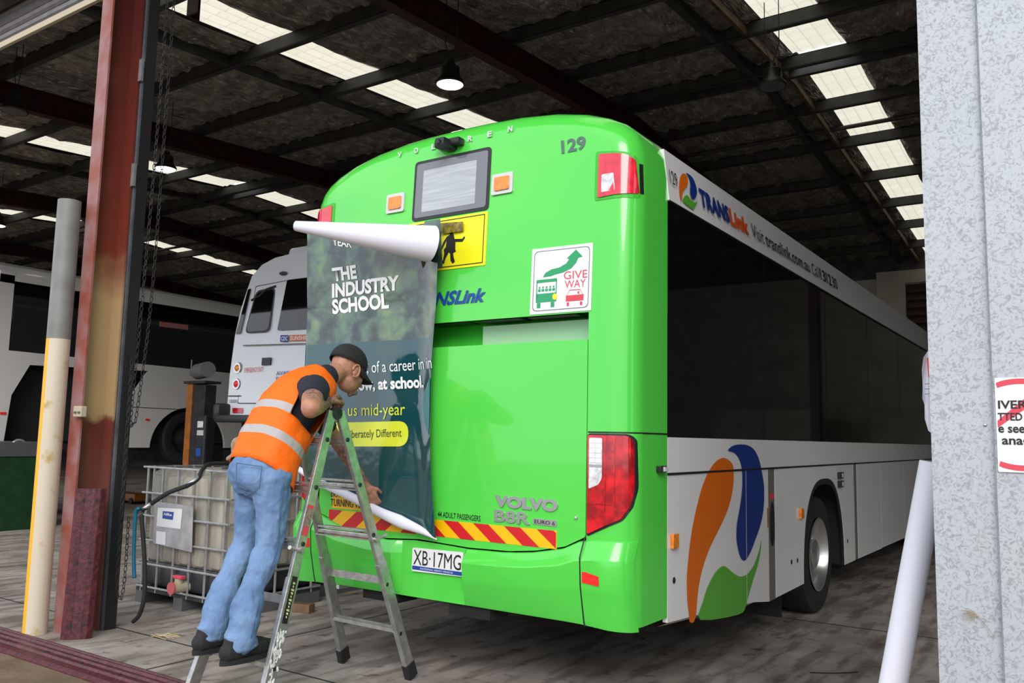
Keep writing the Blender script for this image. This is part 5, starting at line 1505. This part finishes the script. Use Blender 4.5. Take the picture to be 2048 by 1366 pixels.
# hoses
bm = B(); tube(bm, smooth_pts([(-4.06, -0.19, 0.03), (-3.98, -0.19, 0.10), (-3.94, -0.19, 0.25), (-3.97, -0.19, 0.5), (-4.02, -0.2, 0.78), (-4.03, -0.2, 0.82)], 8), 0.016, 10)
o = put('black_hose', bm, BLACK, None, smooth=2); tag(o, 'black rubber hose curving down beside the door track', 'hose')
bm = B(); tube(bm, smooth_pts([(-4.02, -0.23, 0.88), (-4.06, -0.23, 0.84), (-4.06, -0.23, 0.7), (-4.045, -0.23, 0.5), (-4.02, -0.23, 0.36)], 8), 0.014, 10)
o = put('blue_hose', bm, BLUEH, None, smooth=2); tag(o, 'short blue hose hanging by the door track', 'hose')
ih = thing('filling_hose', (-3.9, 0.1, 1.0), 'black filling hose with steel elbow running onto the crated tank', 'hose')
bm = B(); tube(bm, smooth_pts([(-4.03, -0.2, 0.86), (-3.95, -0.15, 0.93), (-3.85, -0.1, 1.0), (-3.78, 0.0, 1.05), (-3.76, 0.08, 1.10), (-3.80, 0.15, 1.17), (-3.90, 0.30, 1.21), (-4.00, 0.68, 1.20), (-3.92, 0.98, 1.20), (-3.66, 1.2, 1.20)], 8), 0.017, 10)
put('hose', bm, BLACK, ih, smooth=2)
bm = B(); tube(bm, smooth_pts([(-3.79, 0.0, 1.045), (-3.765, 0.06, 1.09), (-3.78, 0.12, 1.13), (-3.81, 0.16, 1.17)], 6), 0.021, 12); put('elbow_fitting', bm, GALVT, ih, smooth=2)
bm = B(); tube(bm, [(-4.06, -0.22, 0.84), (-3.97, -0.165, 0.91)], [0.010, 0.019], 10); put('nozzle', bm, GALVT, ih, smooth=2)

# IBC tanks
def ibc(x0, y0, label, full=True):
    x1, y1 = x0 + 1.2, y0 + 1.0
    t = thing('bulk_tank', (x0 + 0.6, y0 + 0.5, 0), label, 'tank', 'caged bulk liquid tanks')
    bm = B(); abox(bm, (x0 + 0.04, y0 + 0.04, 0.33), (x1 - 0.04, y1 - 0.04, 1.14), 0.07)
    # vertical flutes
    put('plastic_tank', bm, IBCP, t, smooth=True)
    bm = B()
    for k in range(5): abox(bm, (x0 + 0.09 + k * 0.21, y0 + 0.025, 0.36), (x0 + 0.24 + k * 0.21, y0 + 0.08, 1.09), 0.03)
    for k in range(4): abox(bm, (x1 - 0.08, y0 + 0.09 + k * 0.21, 0.36), (x1 - 0.025, y0 + 0.24 + k * 0.21, 1.09), 0.03)
    put('tank_flutes', bm, IBCP, t, smooth=True)
    bm = B(); abox(bm, (x0 + 0.045, y0 + 0.03, 0.14), (x1 - 0.045, y1 - 0.045, 0.36), 0.05); put('tank_base', bm, IBCD, t, smooth=True)
    for z in (0.14, 0.33, 0.53, 0.735, 0.93, 1.15):
        bm = B(); pts = [(x0, y0, z), (x1, y0, z), (x1, y1, z), (x0, y1, z), (x0, y0, z)]
        for a, c in zip(pts, pts[1:]): bar(bm, a, c, 0.018, 0.018, bev=0.004)
        put('cage_rail', bm, GALVT, t)
    for k in range(6):
        bm = B(); x = x0 + 0.06 + k * 1.08 / 5; cyl(bm, (x, y0 + 0.008, 0.10), (x, y0 + 0.008, 1.16), 0.011, 8); put('cage_upright', bm, GALVT, t, smooth=True)
    for k in range(5):
        bm = B(); y = y0 + 0.1 + k * 0.8 / 4; cyl(bm, (x1 - 0.006, y, 0.10), (x1 - 0.006, y, 1.16), 0.011, 8); put('cage_upright', bm, GALVT, t, smooth=True)
        bm = B(); cyl(bm, (x0 + 0.006, y, 0.10), (x0 + 0.006, y, 1.16), 0.011, 8); put('cage_upright', bm, GALVT, t, smooth=True)
    for (a, c) in ((x0, x0 + 0.12), (x0 + 0.54, x0 + 0.66), (x1 - 0.12, x1)):
        bm = B(); abox(bm, (a, y0, 0.0), (c, y1, 0.10)); put('pallet_foot', bm, GREYR, t)
    bm = B(); abox(bm, (x0, y0, 0.10), (x1, y1, 0.125)); put('pallet_deck', bm, DARKM, t)
    bm = B(); lathe(bm, [(0, 0.05), (0.11, 0.05), (0.115, 0.0)], (x0 + 0.6, y0 + 0.5, 1.14), (0, 0, 1), 24); put('filler_cap', bm, BLACKP, t, smooth=True)
    return t
t1 = ibc(-4.9, 0.35, 'caged white bulk tank with label plate, standing nearest the column')
lq = [(-4.685,0.862),(-4.146,0.857),(-4.128,0.485),(-4.666,0.514)]
bm = B(); poly_prism(bm, quad_rr(lq, 0.01), lambda a, c, o_: V((a, 0.335 - o_, c)), 0.004, 0); lbp = put('label_plate', bm, PLATEM, t1, label='scuffed silver label plate')
bm = B(); poly_prism(bm, [(-4.628,0.815),(-4.285,0.824),(-4.295,0.66),(-4.632,0.659)], lambda a, c, o_: V((a, 0.33 - o_, c)), 0.001, None); put('paper_label', bm, SIGNW, lbp)
bm = B(); poly_prism(bm, [(-4.554,0.79),(-4.399,0.792),(-4.406,0.726),(-4.554,0.728)], lambda a, c, o_: V((a, 0.33 - o_, c)), 0.002, None); put('label_block', bm, INKB, lbp)
txt('lettering', 'AdBlue', [(-4.536,0.758),(-4.423,0.757),(-4.538,0.779)], lambda a, c, o_: V((a, 0.33 - o_, c)), INKW, lbp, 0.003, bold=0.02)
bm = B(); poly_prism(bm, [(-4.627,0.618),(-4.492,0.62),(-4.487,0.513),(-4.623,0.514)], lambda a, c, o_: V((a, 0.33 - o_, c)), 0.001, None); put('paper_label', bm, SIGNW, lbp)
vx, vz = [(-4.227,0.142)][0]
vz = 0.2
bm = B(); cyl(bm, (vx, 0.4, vz), (vx, 0.24, vz), 0.045, 18); cyl(bm, (vx, 0.3, vz), (vx, 0.3, vz + 0.07), 0.035, 14); vv = put('outlet_valve', bm, CREAM, t1, smooth=True)
bm = B(); cyl(bm, (vx, 0.24, vz), (vx, 0.225, vz), 0.05, 18); put('valve_cap', bm, mat('faded_red_plastic', (0.55, 0.10, 0.10), 0.5), vv, smooth=True)
bm = B(); abox(bm, (vx - 0.06, 0.27, vz + 0.07), (vx + 0.06, 0.32, vz + 0.095), 0.006); put('valve_handle', bm, INKR, vv)
t2 = ibc(-5.06, 1.50, 'second caged bulk tank standing behind the person, browner and shaded')
# brown cloth on tank rim
fuse_o = fuse('beige_rag', [cap_((-3.90, 0.55, 1.225), (-3.90, 0.55, 1.37), 0.045, 0.06), cap_((-3.90, 0.55, 1.37), (-3.78, 0.56, 1.42), 0.06, 0.05), cap_((-3.92, 0.54, 1.27), (-3.99, 0.53, 1.245), 0.035, 0.022), cap_((-3.86, 0.54, 1.24), (-3.80, 0.54, 1.21), 0.05, 0.04)], 0.012, BEIGE, None, 3)
tag(fuse_o, 'crumpled beige rag heaped on the rim of the caged tank', 'rag')
# wood piece and debris
bm = B(); bar(bm, (-3.68, 0.92, 0.035), (-3.40, 0.99, 0.035), 0.09, 0.07, bev=0.004)
o = put('timber_block', bm, WOODM); tag(o, 'brown timber offcut lying on the floor behind the ladder', 'timber')
bm = B()
for k in range(14):
    a = V((-3.62 + random.uniform(-.07, .07), -0.28 + random.uniform(-.05, .05), 0.006)); an_ = random.uniform(-0.6, 0.9); ln = random.uniform(0.06, 0.2)
    tube(bm, [a, a + V((math.cos(an_) * ln / 2, math.sin(an_) * ln / 2, 0.012)), a + V((math.cos(an_ + .3) * ln, math.sin(an_ + .3) * ln, 0.0))], 0.002, 4)
o = put('dry_straw', bm, mat('straw', (0.5, 0.4, 0.22), 0.8)); tag(o, 'few dry straws on the floor before the caged tank', 'straw', kind='stuff')
a = V([(0.413,1.757,0.004)][0]); c = V([(0.658,1.97,0.004)][0])
bm = B(); tube(bm, smooth_pts([a, a.lerp(c, 0.5) + V((0.01, -0.02, 0)), c], 5), 0.004, 6); o = put('dark_twig', bm, BLACK); tag(o, 'thin dark twig lying on the floor right of the bus', 'twig')

# white roll leaning on the right
bm = B(); A_, C_ = V((1.265, -0.80, 0.0)), V((1.545, -0.795, 1.42))
lathe_ax = (C_ - A_)
bm = B(); ln = lathe_ax.length
lathe(bm, [(0.036, ln - 0.004), (0.044, ln), (0.046, ln - 0.003), (0.046, 0.012), (0.030, 0.012), (0.030, ln - 0.03), (0.036, ln - 0.004)], A_, lathe_ax, 28)
vr = put('vinyl_roll', bm, VINYLW, None, smooth=True); tag(vr, 'tall white vinyl roll leaning inside the galvanised wall edge', 'roll')
bm = B(); s_, u_ = frame(lathe_ax)
bar(bm, A_ + (s_ * 0.3 - u_ * 0.95).normalized() * 0.0465 + lathe_ax * 0.02, A_ + (s_ * 0.3 - u_ * 0.95).normalized() * 0.0465 + lathe_ax * 0.985, 0.002, 0.003); put('loose_edge', bm, VINYLW, vr)
# paper packet hanging at the wall edge
pk_ = thing('paper_packet', (1.55, -0.84, 1.65), 'white wrapped packet with red label hanging at the wall edge', 'packet')
zz = [1.80, 1.77, 1.70, 1.62, 1.56, 1.52, 1.48]; 
out = [(1.568,1.801),(1.549,1.799),(1.536,1.775),(1.53,1.734),(1.53,1.683),(1.529,1.635),(1.534,1.614),(1.534,1.567),(1.544,1.527),(1.556,1.515),(1.571,1.517)]
out = out + [(1.60, out[-1][1]), (1.60, out[0][1])]
bm = B(); poly_prism(bm, out, lambda a, c, o_: V((a, -0.87 - o_ + 0.008 * math.sin(c * 60), c)), 0.012, -0.012); put('wrapper', bm, VINYLW, pk_)
bm = B(); poly_prism(bm, [(1.548,1.773),(1.576,1.777),(1.573,1.704),(1.55,1.708)], lambda a, c, o_: V((a, -0.893, c)), 0, None); put('red_label', bm, REDR, pk_)
for k, lq_ in enumerate(([(1.539,1.685),(1.573,1.688),(1.573,1.686),(1.539,1.683)], [(1.538,1.668),(1.572,1.671),(1.572,1.669),(1.538,1.666)], [(1.538,1.651),(1.572,1.654),(1.572,1.652),(1.538,1.649)])):
    bm = B(); poly_prism(bm, lq_, lambda a, c, o_: V((a, -0.8945, c)), 0, None); put('printed_line', bm, INKGY, pk_)

sh = thing('dry_seed_head', [(1.676,-1.13,0.972)][0], 'dry feathery seed head stuck low on the galvanised wall', 'seed head')
sc_ = V([(1.693,-1.106,0.975)][0]); STR2 = mat('dry_seed', (0.35, 0.30, 0.20), 0.8)
bm = B()
for k in range(16):
    an = math.radians(130 + k * 8); ln = random.uniform(0.03, 0.055)
    e_ = sc_ + V((math.cos(an) * ln, random.uniform(-0.008, -0.001), math.sin(an) * ln * 0.6))
    tube(bm, [sc_, sc_.lerp(e_, 0.5) + V((0, -0.004, 0.006)), e_], 0.0006, 4)
put('bristles', bm, STR2, sh)['kind'] = 'stuff'
bm = B(); tube(bm, [sc_, sc_ + V((0.02, -0.003, -0.02)), sc_ + V((0.045, -0.002, -0.06))], 0.0008, 5); ell(bm, sc_, (0.004, 0.003, 0.003), None, 8, 6); put('stem', bm, STR2, sh)
# roller door top left
rd = thing('roller_door', (-7.5, -0.5, 4.8), 'raised grey ribbed roller door with cream bottom rail, above the coach', 'door')
SLAT = mat('grey_door_slat', (0.16, 0.15, 0.16), 0.5, var=0.15)
zb0 = [(-5.74,-0.53,5.004)][0][2]
bm = B(); abox(bm, (-11.2, -0.545, zb0 - 0.025), (-4.34, -0.515, zb0 + 0.03)); put('bottom_rail', bm, mat('cream_rail', (0.50, 0.44, 0.30), 0.5), rd)
for k in range(9):
    z = zb0 + 0.035 + k * 0.085
    bm = B(); v0 = [( -0.53, z), (-0.55, z + 0.02), (-0.55, z + 0.058), (-0.53, z + 0.078)]
    A_ = [bm.verts.new((-11.2, y, q_)) for y, q_ in v0]; C_ = [bm.verts.new((-4.34, y, q_)) for y, q_ in v0]
    for i in range(3): bm.faces.new((A_[i], C_[i], C_[i + 1], A_[i + 1]))
    put('door_slat', bm, SLAT, rd)

# ================================================================== WHITE COACH (left, raised on lifts)
co = thing('touring_coach', (-13.2, 8, 0.75), 'long white coach with black windows parked at the far left', 'bus')
XC = -12.0
cm = lambda a, c, o_: V((XC + o_, a, c))
def cpanel(name, poly, m_, o0=0.0, o1=-0.05, label=None):
    bm = B(); poly_prism(bm, poly, cm, o0, o1); return put(name, bm, m_, co, label=label)
bm = B(); pts = [(XC - 2.5, 1.15), (XC - 2.5, 3.8), (XC - 2.2, 4.0), (XC - 0.3, 4.08), (XC - 0.08, 4.0), (XC, 3.85), (XC, 3.72)]
rows = [[bm.verts.new((x, y, z - 0.13 * (y - 2.2) / 12)) for x, z in pts] for y in (2.2, 6, 10, 14)]
for a, c in zip(rows, rows[1:]):
    for k in range(len(pts) - 1): bm.faces.new((a[k], a[k + 1], c[k + 1], c[k]))
bm.faces.new(rows[0] + [bm.verts.new((XC, 2.2, 1.2))])
put('roof_shell', bm, OFFW, co, smooth=True)
cpanel('window_band', [(2.42, 2.66), (14, 2.52), (14, 3.72), (2.42, 3.76)], GLASS, 0.0, label='black window band')
cpanel('corner_pillar', [(2.2, 1.2), (2.42, 1.2), (2.42, 3.9), (2.2, 3.9)], OFFW)
wy = 5.75
ac = [(wy + 0.80 * math.cos(t), 1.15 + 0.75 * math.sin(t)) for t in [PI * (1 - k / 20) for k in range(21)]]
hole = [(2.52,1.965),(2.762,2.457),(4.828,2.518),(4.468,1.954),(4.5,1.169),(2.55,1.164)]
cpanel('side_panel', [(2.42, 2.66), hole[1], (hole[2][0], hole[2][1]), (hole[3][0], hole[3][1]), (hole[4][0], 1.15)] + ac + [(14, 1.15), (14, 2.52)][::1], OFFW)
cpanel('lower_corner_panel', [(2.42, 2.66), (2.42, 1.2), (2.46, 1.2), hole[0], hole[1]], OFFW)
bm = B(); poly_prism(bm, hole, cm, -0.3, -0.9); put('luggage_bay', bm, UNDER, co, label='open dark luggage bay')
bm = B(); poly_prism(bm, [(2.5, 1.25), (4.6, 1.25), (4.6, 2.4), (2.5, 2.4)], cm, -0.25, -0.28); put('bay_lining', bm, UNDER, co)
cpanel('panel_seam', [(3.6, 1.86), (14, 1.80), (14, 1.812), (3.6, 1.872)], BLACKP, 0.002, None)
bm = B(); poly_prism(bm, [(4.968,3.434),(5.571,3.443),(5.578,3.349),(4.975,3.343)], cm, 0.004, None); put('exit_sticker', bm, mat('pink_sticker', (0.40, 0.14, 0.14), 0.5), co)
bm = B(); poly_prism(bm, [(4.834,1.667),(4.913,1.661),(4.915,1.625),(4.837,1.632)], cm, 0.01, 0); put('marker_lamp', bm, REDR, co)
bm = B(); poly_prism(bm, [(2.373,1.694),(2.461,1.697),(2.464,1.659),(2.376,1.656)], cm, 0.01, 0); put('marker_lamp', bm, REDR, co)
bm = B(); lathe(bm, [(0.28, -0.28), (0.48, -0.28), (0.50, -0.2), (0.50, -0.05), (0.47, -0.02), (0.33, -0.02), (0.29, -0.05)], (XC - 0.05, wy, 1.33), (1, 0, 0), 40); cw = put('wheel', bm, TREAD, co, smooth=True)
bm = B(); lathe(bm, [(0.29, -0.04), (0.27, -0.1), (0.2, -0.16), (0.1, -0.1), (0, -0.1)], (XC - 0.05, wy, 1.33), (1, 0, 0), 32); put('wheel_rim', bm, DARKM, cw, smooth=True)
bm = B(); poly_prism(bm, ac, cm, -0.4, -0.42); put('wheel_arch', bm, UNDER, co)
for ys in (3.3, 9.0, 12.5):
    bm = B(); abox(bm, (XC - 2.2, ys, 0), (XC - 0.6, ys + 0.25, 1.15)); put('axle_stand', bm, UNDER, co)
bm = B(); abox(bm, (XC - 2.3, 2.6, 1.1), (XC - 0.2, 13.8, 1.2)); put('underbody', bm, UNDER, co)

# green bin
gb = thing('green_bin', (-11.2, 2.0, 0), 'low dark green steel bin with grey rim at the far left', 'bin')
bm = B()
pts = [(-11.9, 0.2), (-11.0, 0.2), (-10.82, 0.4), (-10.78, 1.5), (-10.85, 2.6), (-11.0, 2.8), (-11.9, 2.8)]
poly_prism(bm, [(p.x, p.y) for p in [V((*q_, 0)) for q_ in pts]], lambda a, c, o_: V((a, c, o_)), 0.0, 1.05); put('bin_body', bm, DKGREEN, gb)
bm = B(); poly_prism(bm, [(a + (0.02 if a > -11.5 else 0), c) for a, c in pts], lambda a, c, o_: V((a, c, o_)), 1.05, 1.25); put('bin_rim', bm, GREYR, gb)
cc = V([(-11.0,2.215,1.223)][0])
bm = B(); tube(bm, [cc + V((0, 0.09 * math.cos(t), 0.075 * math.sin(t) - 0.02)) for t in [PI * k / 12 for k in range(13)]], 0.022, 10); put('chrome_handle', bm, CHROME, gb, smooth=2, label='shiny chrome hoop')

# mobile lift column
ml = thing('lift_column', (-9.5, 4.4, 0), 'orange and black mobile lift column with a motor on top before the coach', 'vehicle lift')
bx, byy = -9.95, 4.4
bm = B(); abox(bm, (bx - 0.11, byy - 0.10, 0.75), (bx + 0.03, byy + 0.1, 2.22)); put('orange_mast', bm, ORST, ml)
bm = B(); abox(bm, (bx + 0.03, byy - 0.08, 0.2), (bx + 0.34, byy + 0.12, 2.2)); put('black_mast', bm, DARKM, ml)
bm = B(); abox(bm, (bx - 0.2, byy - 0.4, 0.0), (bx + 0.5, byy + 0.5, 0.22)); put('base', bm, DARKM, ml)
bm = B(); abox(bm, (bx - 0.16, byy - 0.14, 2.22), (bx + 0.40, byy + 0.16, 2.26)); put('top_plate', bm, DARKM, ml)
bm = B(); cyl(bm, (bx + 0.0, byy, 2.42), (bx + 0.40, byy - 0.1, 2.44), 0.125, 20); cyl(bm, (bx - 0.16, byy + 0.02, 2.40), (bx + 0.0, byy, 2.42), 0.06, 14, 0.11); cyl(bm, (bx - 0.18, byy, 2.36), (bx - 0.18, byy, 2.62), 0.012, 8)
put('motor', bm, mat('motor_grey', (0.20, 0.20, 0.20), 0.5, metal=0.3), ml, smooth=True)
bm = B(); abox(bm, (bx + 0.32, byy - 0.2, 0.9), (bx + 0.56, byy + 0.0, 1.72), 0.03); cb = put('control_box', bm, BLACKP, ml)
bm = B(); abox(bm, (bx + 0.36, byy - 0.205, 1.52), (bx + 0.50, byy - 0.2, 1.62)); put('display', bm, CLEARL, cb)
bm = B(); abox(bm, (bx + 0.36, byy - 0.205, 1.40), (bx + 0.52, byy - 0.2, 1.48)); put('button_panel', bm, SILVERP, cb)
bm = B(); abox(bm, (bx + 0.36, byy - 0.205, 1.08), (bx + 0.48, byy - 0.2, 1.2)); put('blue_label', bm, INKB, cb)
fj = thing('floor_jack', (-9.2, 2.6, 0), 'low orange trolley jack on the floor behind the column', 'jack')
jp = V([(-14.035,5.936,0.0)][0])
fj.location = (jp.x, jp.y, 0)
bm = B(); abox(bm, (jp.x - 0.35, jp.y - 0.15, 0.05), (jp.x + 0.35, jp.y + 0.15, 0.2), 0.02); put('jack_frame', bm, ORST, fj)
for sx in (-0.25, 0.25):
    bm = B(); cyl(bm, (jp.x + sx, jp.y - 0.18, 0.06), (jp.x + sx, jp.y + 0.18, 0.06), 0.06, 14); put('jack_wheel', bm, BLACK, fj, smooth=True)

# ================================================================== MINIBUS (raised)
mb_ = thing('minibus', (-7.6, 7.0, 1.2), 'white minibus with rear doors raised behind the person', 'bus')
MY = 4.0
mmp = lambda a, c, o_: V((a, MY - o_ + max(0, c - 2.6) * 0.10, c))
oth = [(-8.63, 1.68), (-8.61, 2.3), (-8.58, 2.9), (-8.53, 3.3), (-8.45, 3.58), (-8.38, 3.80), (-8.18, 3.96), (-7.9, 4.04), (-7.5, 4.07), (-7.0, 4.07), (-6.75, 3.98), (-6.6, 3.7), (-6.5, 3.1), (-6.45, 2.3), (-6.45, 1.72)]
bm = B(); poly_prism(bm, oth, mmp, 0.0, -0.02)
for z_ in ():
    pass
rows = [[bm.verts.new((x * 1.0 if y < 4.3 else x, y + max(0, z - 2.6) * 0.10 * (1 if y < 4.3 else 0), z)) for x, z in oth] for y in (4.01, 4.5, 11)]
for a, c in zip(rows, rows[1:]):
    for k in range(len(oth) - 1): bm.faces.new((a[k], a[k + 1], c[k + 1], c[k]))
MBW = mat('minibus_white', (0.78, 0.80, 0.84), 0.3, coat=0.3)
put('body_shell', bm, MBW, mb_, smooth=True)
def mq(name, L_, m_, off=0.004, r=0.02, par=None, back=None, label=None):
    bm = B(); poly_prism(bm, quad_rr(L_, r), mmp, off, back); return put(name, bm, m_, par or mb_, label=label)
dr = mq('rear_door', [(-8.23,3.621),(-7.507,3.656),(-7.521,1.887),(-8.366,1.891)], MBW, 0.012, 0.03, back=0.0, label='white rear door with window')
mq('door_gap', [(-8.254,3.638),(-7.497,3.669),(-7.499,1.872),(-8.387,1.876)], GREYR, 0.006, 0.03)
mq('door_window', [(-8.219,3.56),(-7.786,3.585),(-7.799,2.914),(-8.347,2.92)], BLACKP, 0.014, 0.10, dr)
mq('window_glass', [(-8.193,3.528),(-7.806,3.556),(-7.823,2.938),(-8.326,2.942)], GLASS, 0.016, 0.09, dr)
bm = B(); wq_ = [V((p_[0], MY + 0.08, p_[1])) for p_ in [(-8.304,3.423),(-8.138,3.471),(-7.978,3.563),(-7.782,3.591)]]; tube(bm, wq_, 0.018, 6); put('rear_wiper', bm, BLACKP, dr)
mq('door_handle', [(-7.878,2.536),(-7.694,2.536),(-7.696,2.429),(-7.88,2.427)], BLACKP, 0.02, 0.01, dr, 0.0)
mq('quarter_window', [(-8.417,3.599),(-8.348,3.608),(-8.451,2.926),(-8.555,2.916)], GLASS, 0.01, 0.02)
mq('rear_window', [(-7.555,3.668),(-6.881,3.666),(-6.831,2.913),(-7.627,2.927)], GLASS, 0.014, 0.03)
mq('operator_sign', [(-7.537,2.853),(-7.368,2.845),(-7.361,2.752),(-7.529,2.752)], INKB, 0.015, 0.005)
mq('operator_sign', [(-7.347,2.844),(-6.718,2.826),(-6.712,2.743),(-7.34,2.758)], mat('sign_orange', (0.75, 0.18, 0.06), 0.5), 0.015, 0.005)
txt('lettering', 'CDC', [(-7.509,2.773),(-7.372,2.767),(-7.514,2.831)], mmp, INKW, mb_, 0.017, bold=0.02)
txt('lettering', 'SUNSHINE', [(-7.32,2.771),(-6.891,2.758),(-7.325,2.828)], mmp, INKW, mb_, 0.017, bold=0.01)
txt('lettering', 'EMERGENCY EXIT', [(-8.261,2.335),(-7.84,2.339),(-8.267,2.402)], mmp, INKR, mb_, 0.018)
txt('lettering', 'AVAILABLE', [(-7.556,2.275),(-7.019,2.283),(-7.56,2.332)], mmp, INKB, mb_, 0.017)
txt('lettering', 'FOR HIRE', [(-7.549,2.196),(-7.073,2.201),(-7.554,2.253)], mmp, INKB, mb_, 0.017)
for (px_, m_) in (((472, 736), AMBER), ((470, 768), REDR)):
    pass
for (c_, m_) in zip([(-8.447,2.405),(-8.449,2.168)], (AMBER, REDR)):
    bm = B(); lathe(bm, [(0.0, 0.02), (0.078, 0.02), (0.088, 0.0)], (c_[0] + 0.02, MY - 0.0, c_[1]), (0, -1, 0), 24); rl = put('round_lamp', bm, CHROME, mb_, smooth=True, label='round rear lamp in chrome ring')
    bm = B(); lathe(bm, [(0.0, 0.04), (0.035, 0.036), (0.052, 0.02)], (c_[0] + 0.02, MY - 0.0, c_[1]), (0, -1, 0), 24); put('lamp_lens', bm, m_, rl, smooth=True)
mq('plate_lamp', [(-8.478,1.815),(-8.25,1.815),(-8.244,1.742),(-8.471,1.742)], REDL, 0.02, 0.005)
mq('body_seam', [(-8.599,2.001),(-8.3,1.998),(-8.299,1.983),(-8.598,1.986)], BLACKP, 0.014, 0.001)
mq('body_seam', [(-8.343,2.745),(-6.908,2.71),(-6.907,2.696),(-8.341,2.73)], GREYR, 0.014, 0.001)
txt('lettering', '180001', [(-8.565,1.89),(-8.358,1.889),(-8.57,1.941)], mmp, INKGY, mb_, 0.016)
bm = B(); abox(bm, (-8.62, 3.78, 1.60), (-6.4, 3.98, 1.71), 0.02); abox(bm, (-8.72, 3.80, 1.62), (-8.55, 4.5, 1.88), 0.05); put('rear_bumper', bm, BLACKP, mb_, smooth=True)
bm = B(); abox(bm, (-8.4, 4.1, 1.45), (-6.6, 10.8, 1.75)); put('underbody', bm, UNDER, mb_)
bm = B(); abox(bm, (-7.72, 4.2, 3.98), (-6.95, 5.6, 4.19), 0.08); put('roof_unit', bm, MBW, mb_, smooth=True)
bm = B(); c_ = [(-7.649,3.772)][0]; ell(bm, (c_[0], 4.1, c_[1]), (0.07, 0.06, 0.03)); put('rear_camera', bm, GREYR, mb_, smooth=2)
for x in (-8.3, -6.8):
    for yy in (5.6, 9.4):
        bm = B(); lathe(bm, [(0, -0.1), (0.36, -0.1), (0.38, 0.0), (0.36, 0.1), (0, 0.1)], (x, yy, 1.45), (1, 0, 0), 28); put('wheel', bm, TREAD, mb_, smooth=True)
for x, yy in ((-8.2, 5.2), (-6.9, 5.2), (-8.2, 9.0), (-6.9, 9.0)):
    bm = B(); abox(bm, (x - 0.15, yy - 0.15, 0), (x + 0.15, yy + 0.15, 1.46)); put('lift_stand', bm, DARKM, mb_)

# ================================================================== ROOF LAMPS
def bay_lamp(p, on, label):
    t = thing('bay_lamp', p, label, 'lamp', 'round workshop bay lamps')
    x, y, z = p
    bm = B(); lathe(bm, [(0.165, 0.0), (0.175, 0.015), (0.165, 0.05), (0.12, 0.10), (0.11, 0.22), (0.06, 0.25), (0.05, 0.30), (0, 0.30)], p, (0, 0, 1), 28); put('lamp_housing', bm, BLACKP, t, smooth=True)
    bm = B(); lathe(bm, [(0, -0.002), (0.150, -0.002), (0.160, 0.006)], p, (0, 0, 1), 28); put('lamp_glass', bm, LAMPON if on else GREYR, t, smooth=True)
    bm = B()
    for s in (-1, 1): tube(bm, [(x, y, z + 0.29), (x + 0.09 * s, y, z + 0.55), (x + 0.09 * s, y, zroof(y) - 0.1)], 0.006, 6)
    put('hanging_wire', bm, DARKM, t)
    return t
bay_lamp((-4.29, 3.67, 5.72), True, 'lit round lamp hanging above the rear of the green bus')
bay_lamp((-10.45, 3.9, 5.74), True, 'lit round lamp hanging left of the bus beyond the chains')
bay_lamp((-17.4, 4.45, 5.78), True, 'lit lamp at the far left edge of the photo')
bay_lamp((-10.0, 1.3, 5.75), False, 'unlit dark lamp high at the upper left')
bay_lamp((-1.12, 6.12, 5.88), False, 'unlit dark lamp below the roof right of the bus')
bm = B(); abox(bm, (-5.95, 1.15, 5.95), (-5.75, 1.17, 6.75)); abox(bm, (-5.95, 1.15, 5.95), (-5.93, 1.30, 6.75))
o = put('roof_bracket', bm, REDST); tag(o, 'red steel bracket hanging from the roof near the chains', 'bracket')

# right side interior, seen mirrored in the bus windows
rc2 = thing('inner_column', (2.47, 13, 0), 'red steel column standing right of the bus', 'column')
bm = B(); abox(bm, (2.38, 12.9, 0), (2.56, 12.915, 6.6)); abox(bm, (2.38, 13.1, 0), (2.56, 13.115, 6.6)); abox(bm, (2.46, 12.915, 0), (2.475, 13.1, 6.6)); put('column_shaft', bm, REDST, rc2)
wc_ = thing('storage_cabinet', (5, 17.5, 0), 'plain white cabinet against the far right wall', 'cabinet')
bm = B(); abox(bm, (3.6, 17.2, 0), (6.2, 18.0, 2.3)); put('cabinet_body', bm, WALLC, wc_)
bm = B(); abox(bm, (4.88, 17.19, 0.1), (4.9, 17.2, 2.2)); put('door_gap', bm, BLACKP, wc_)
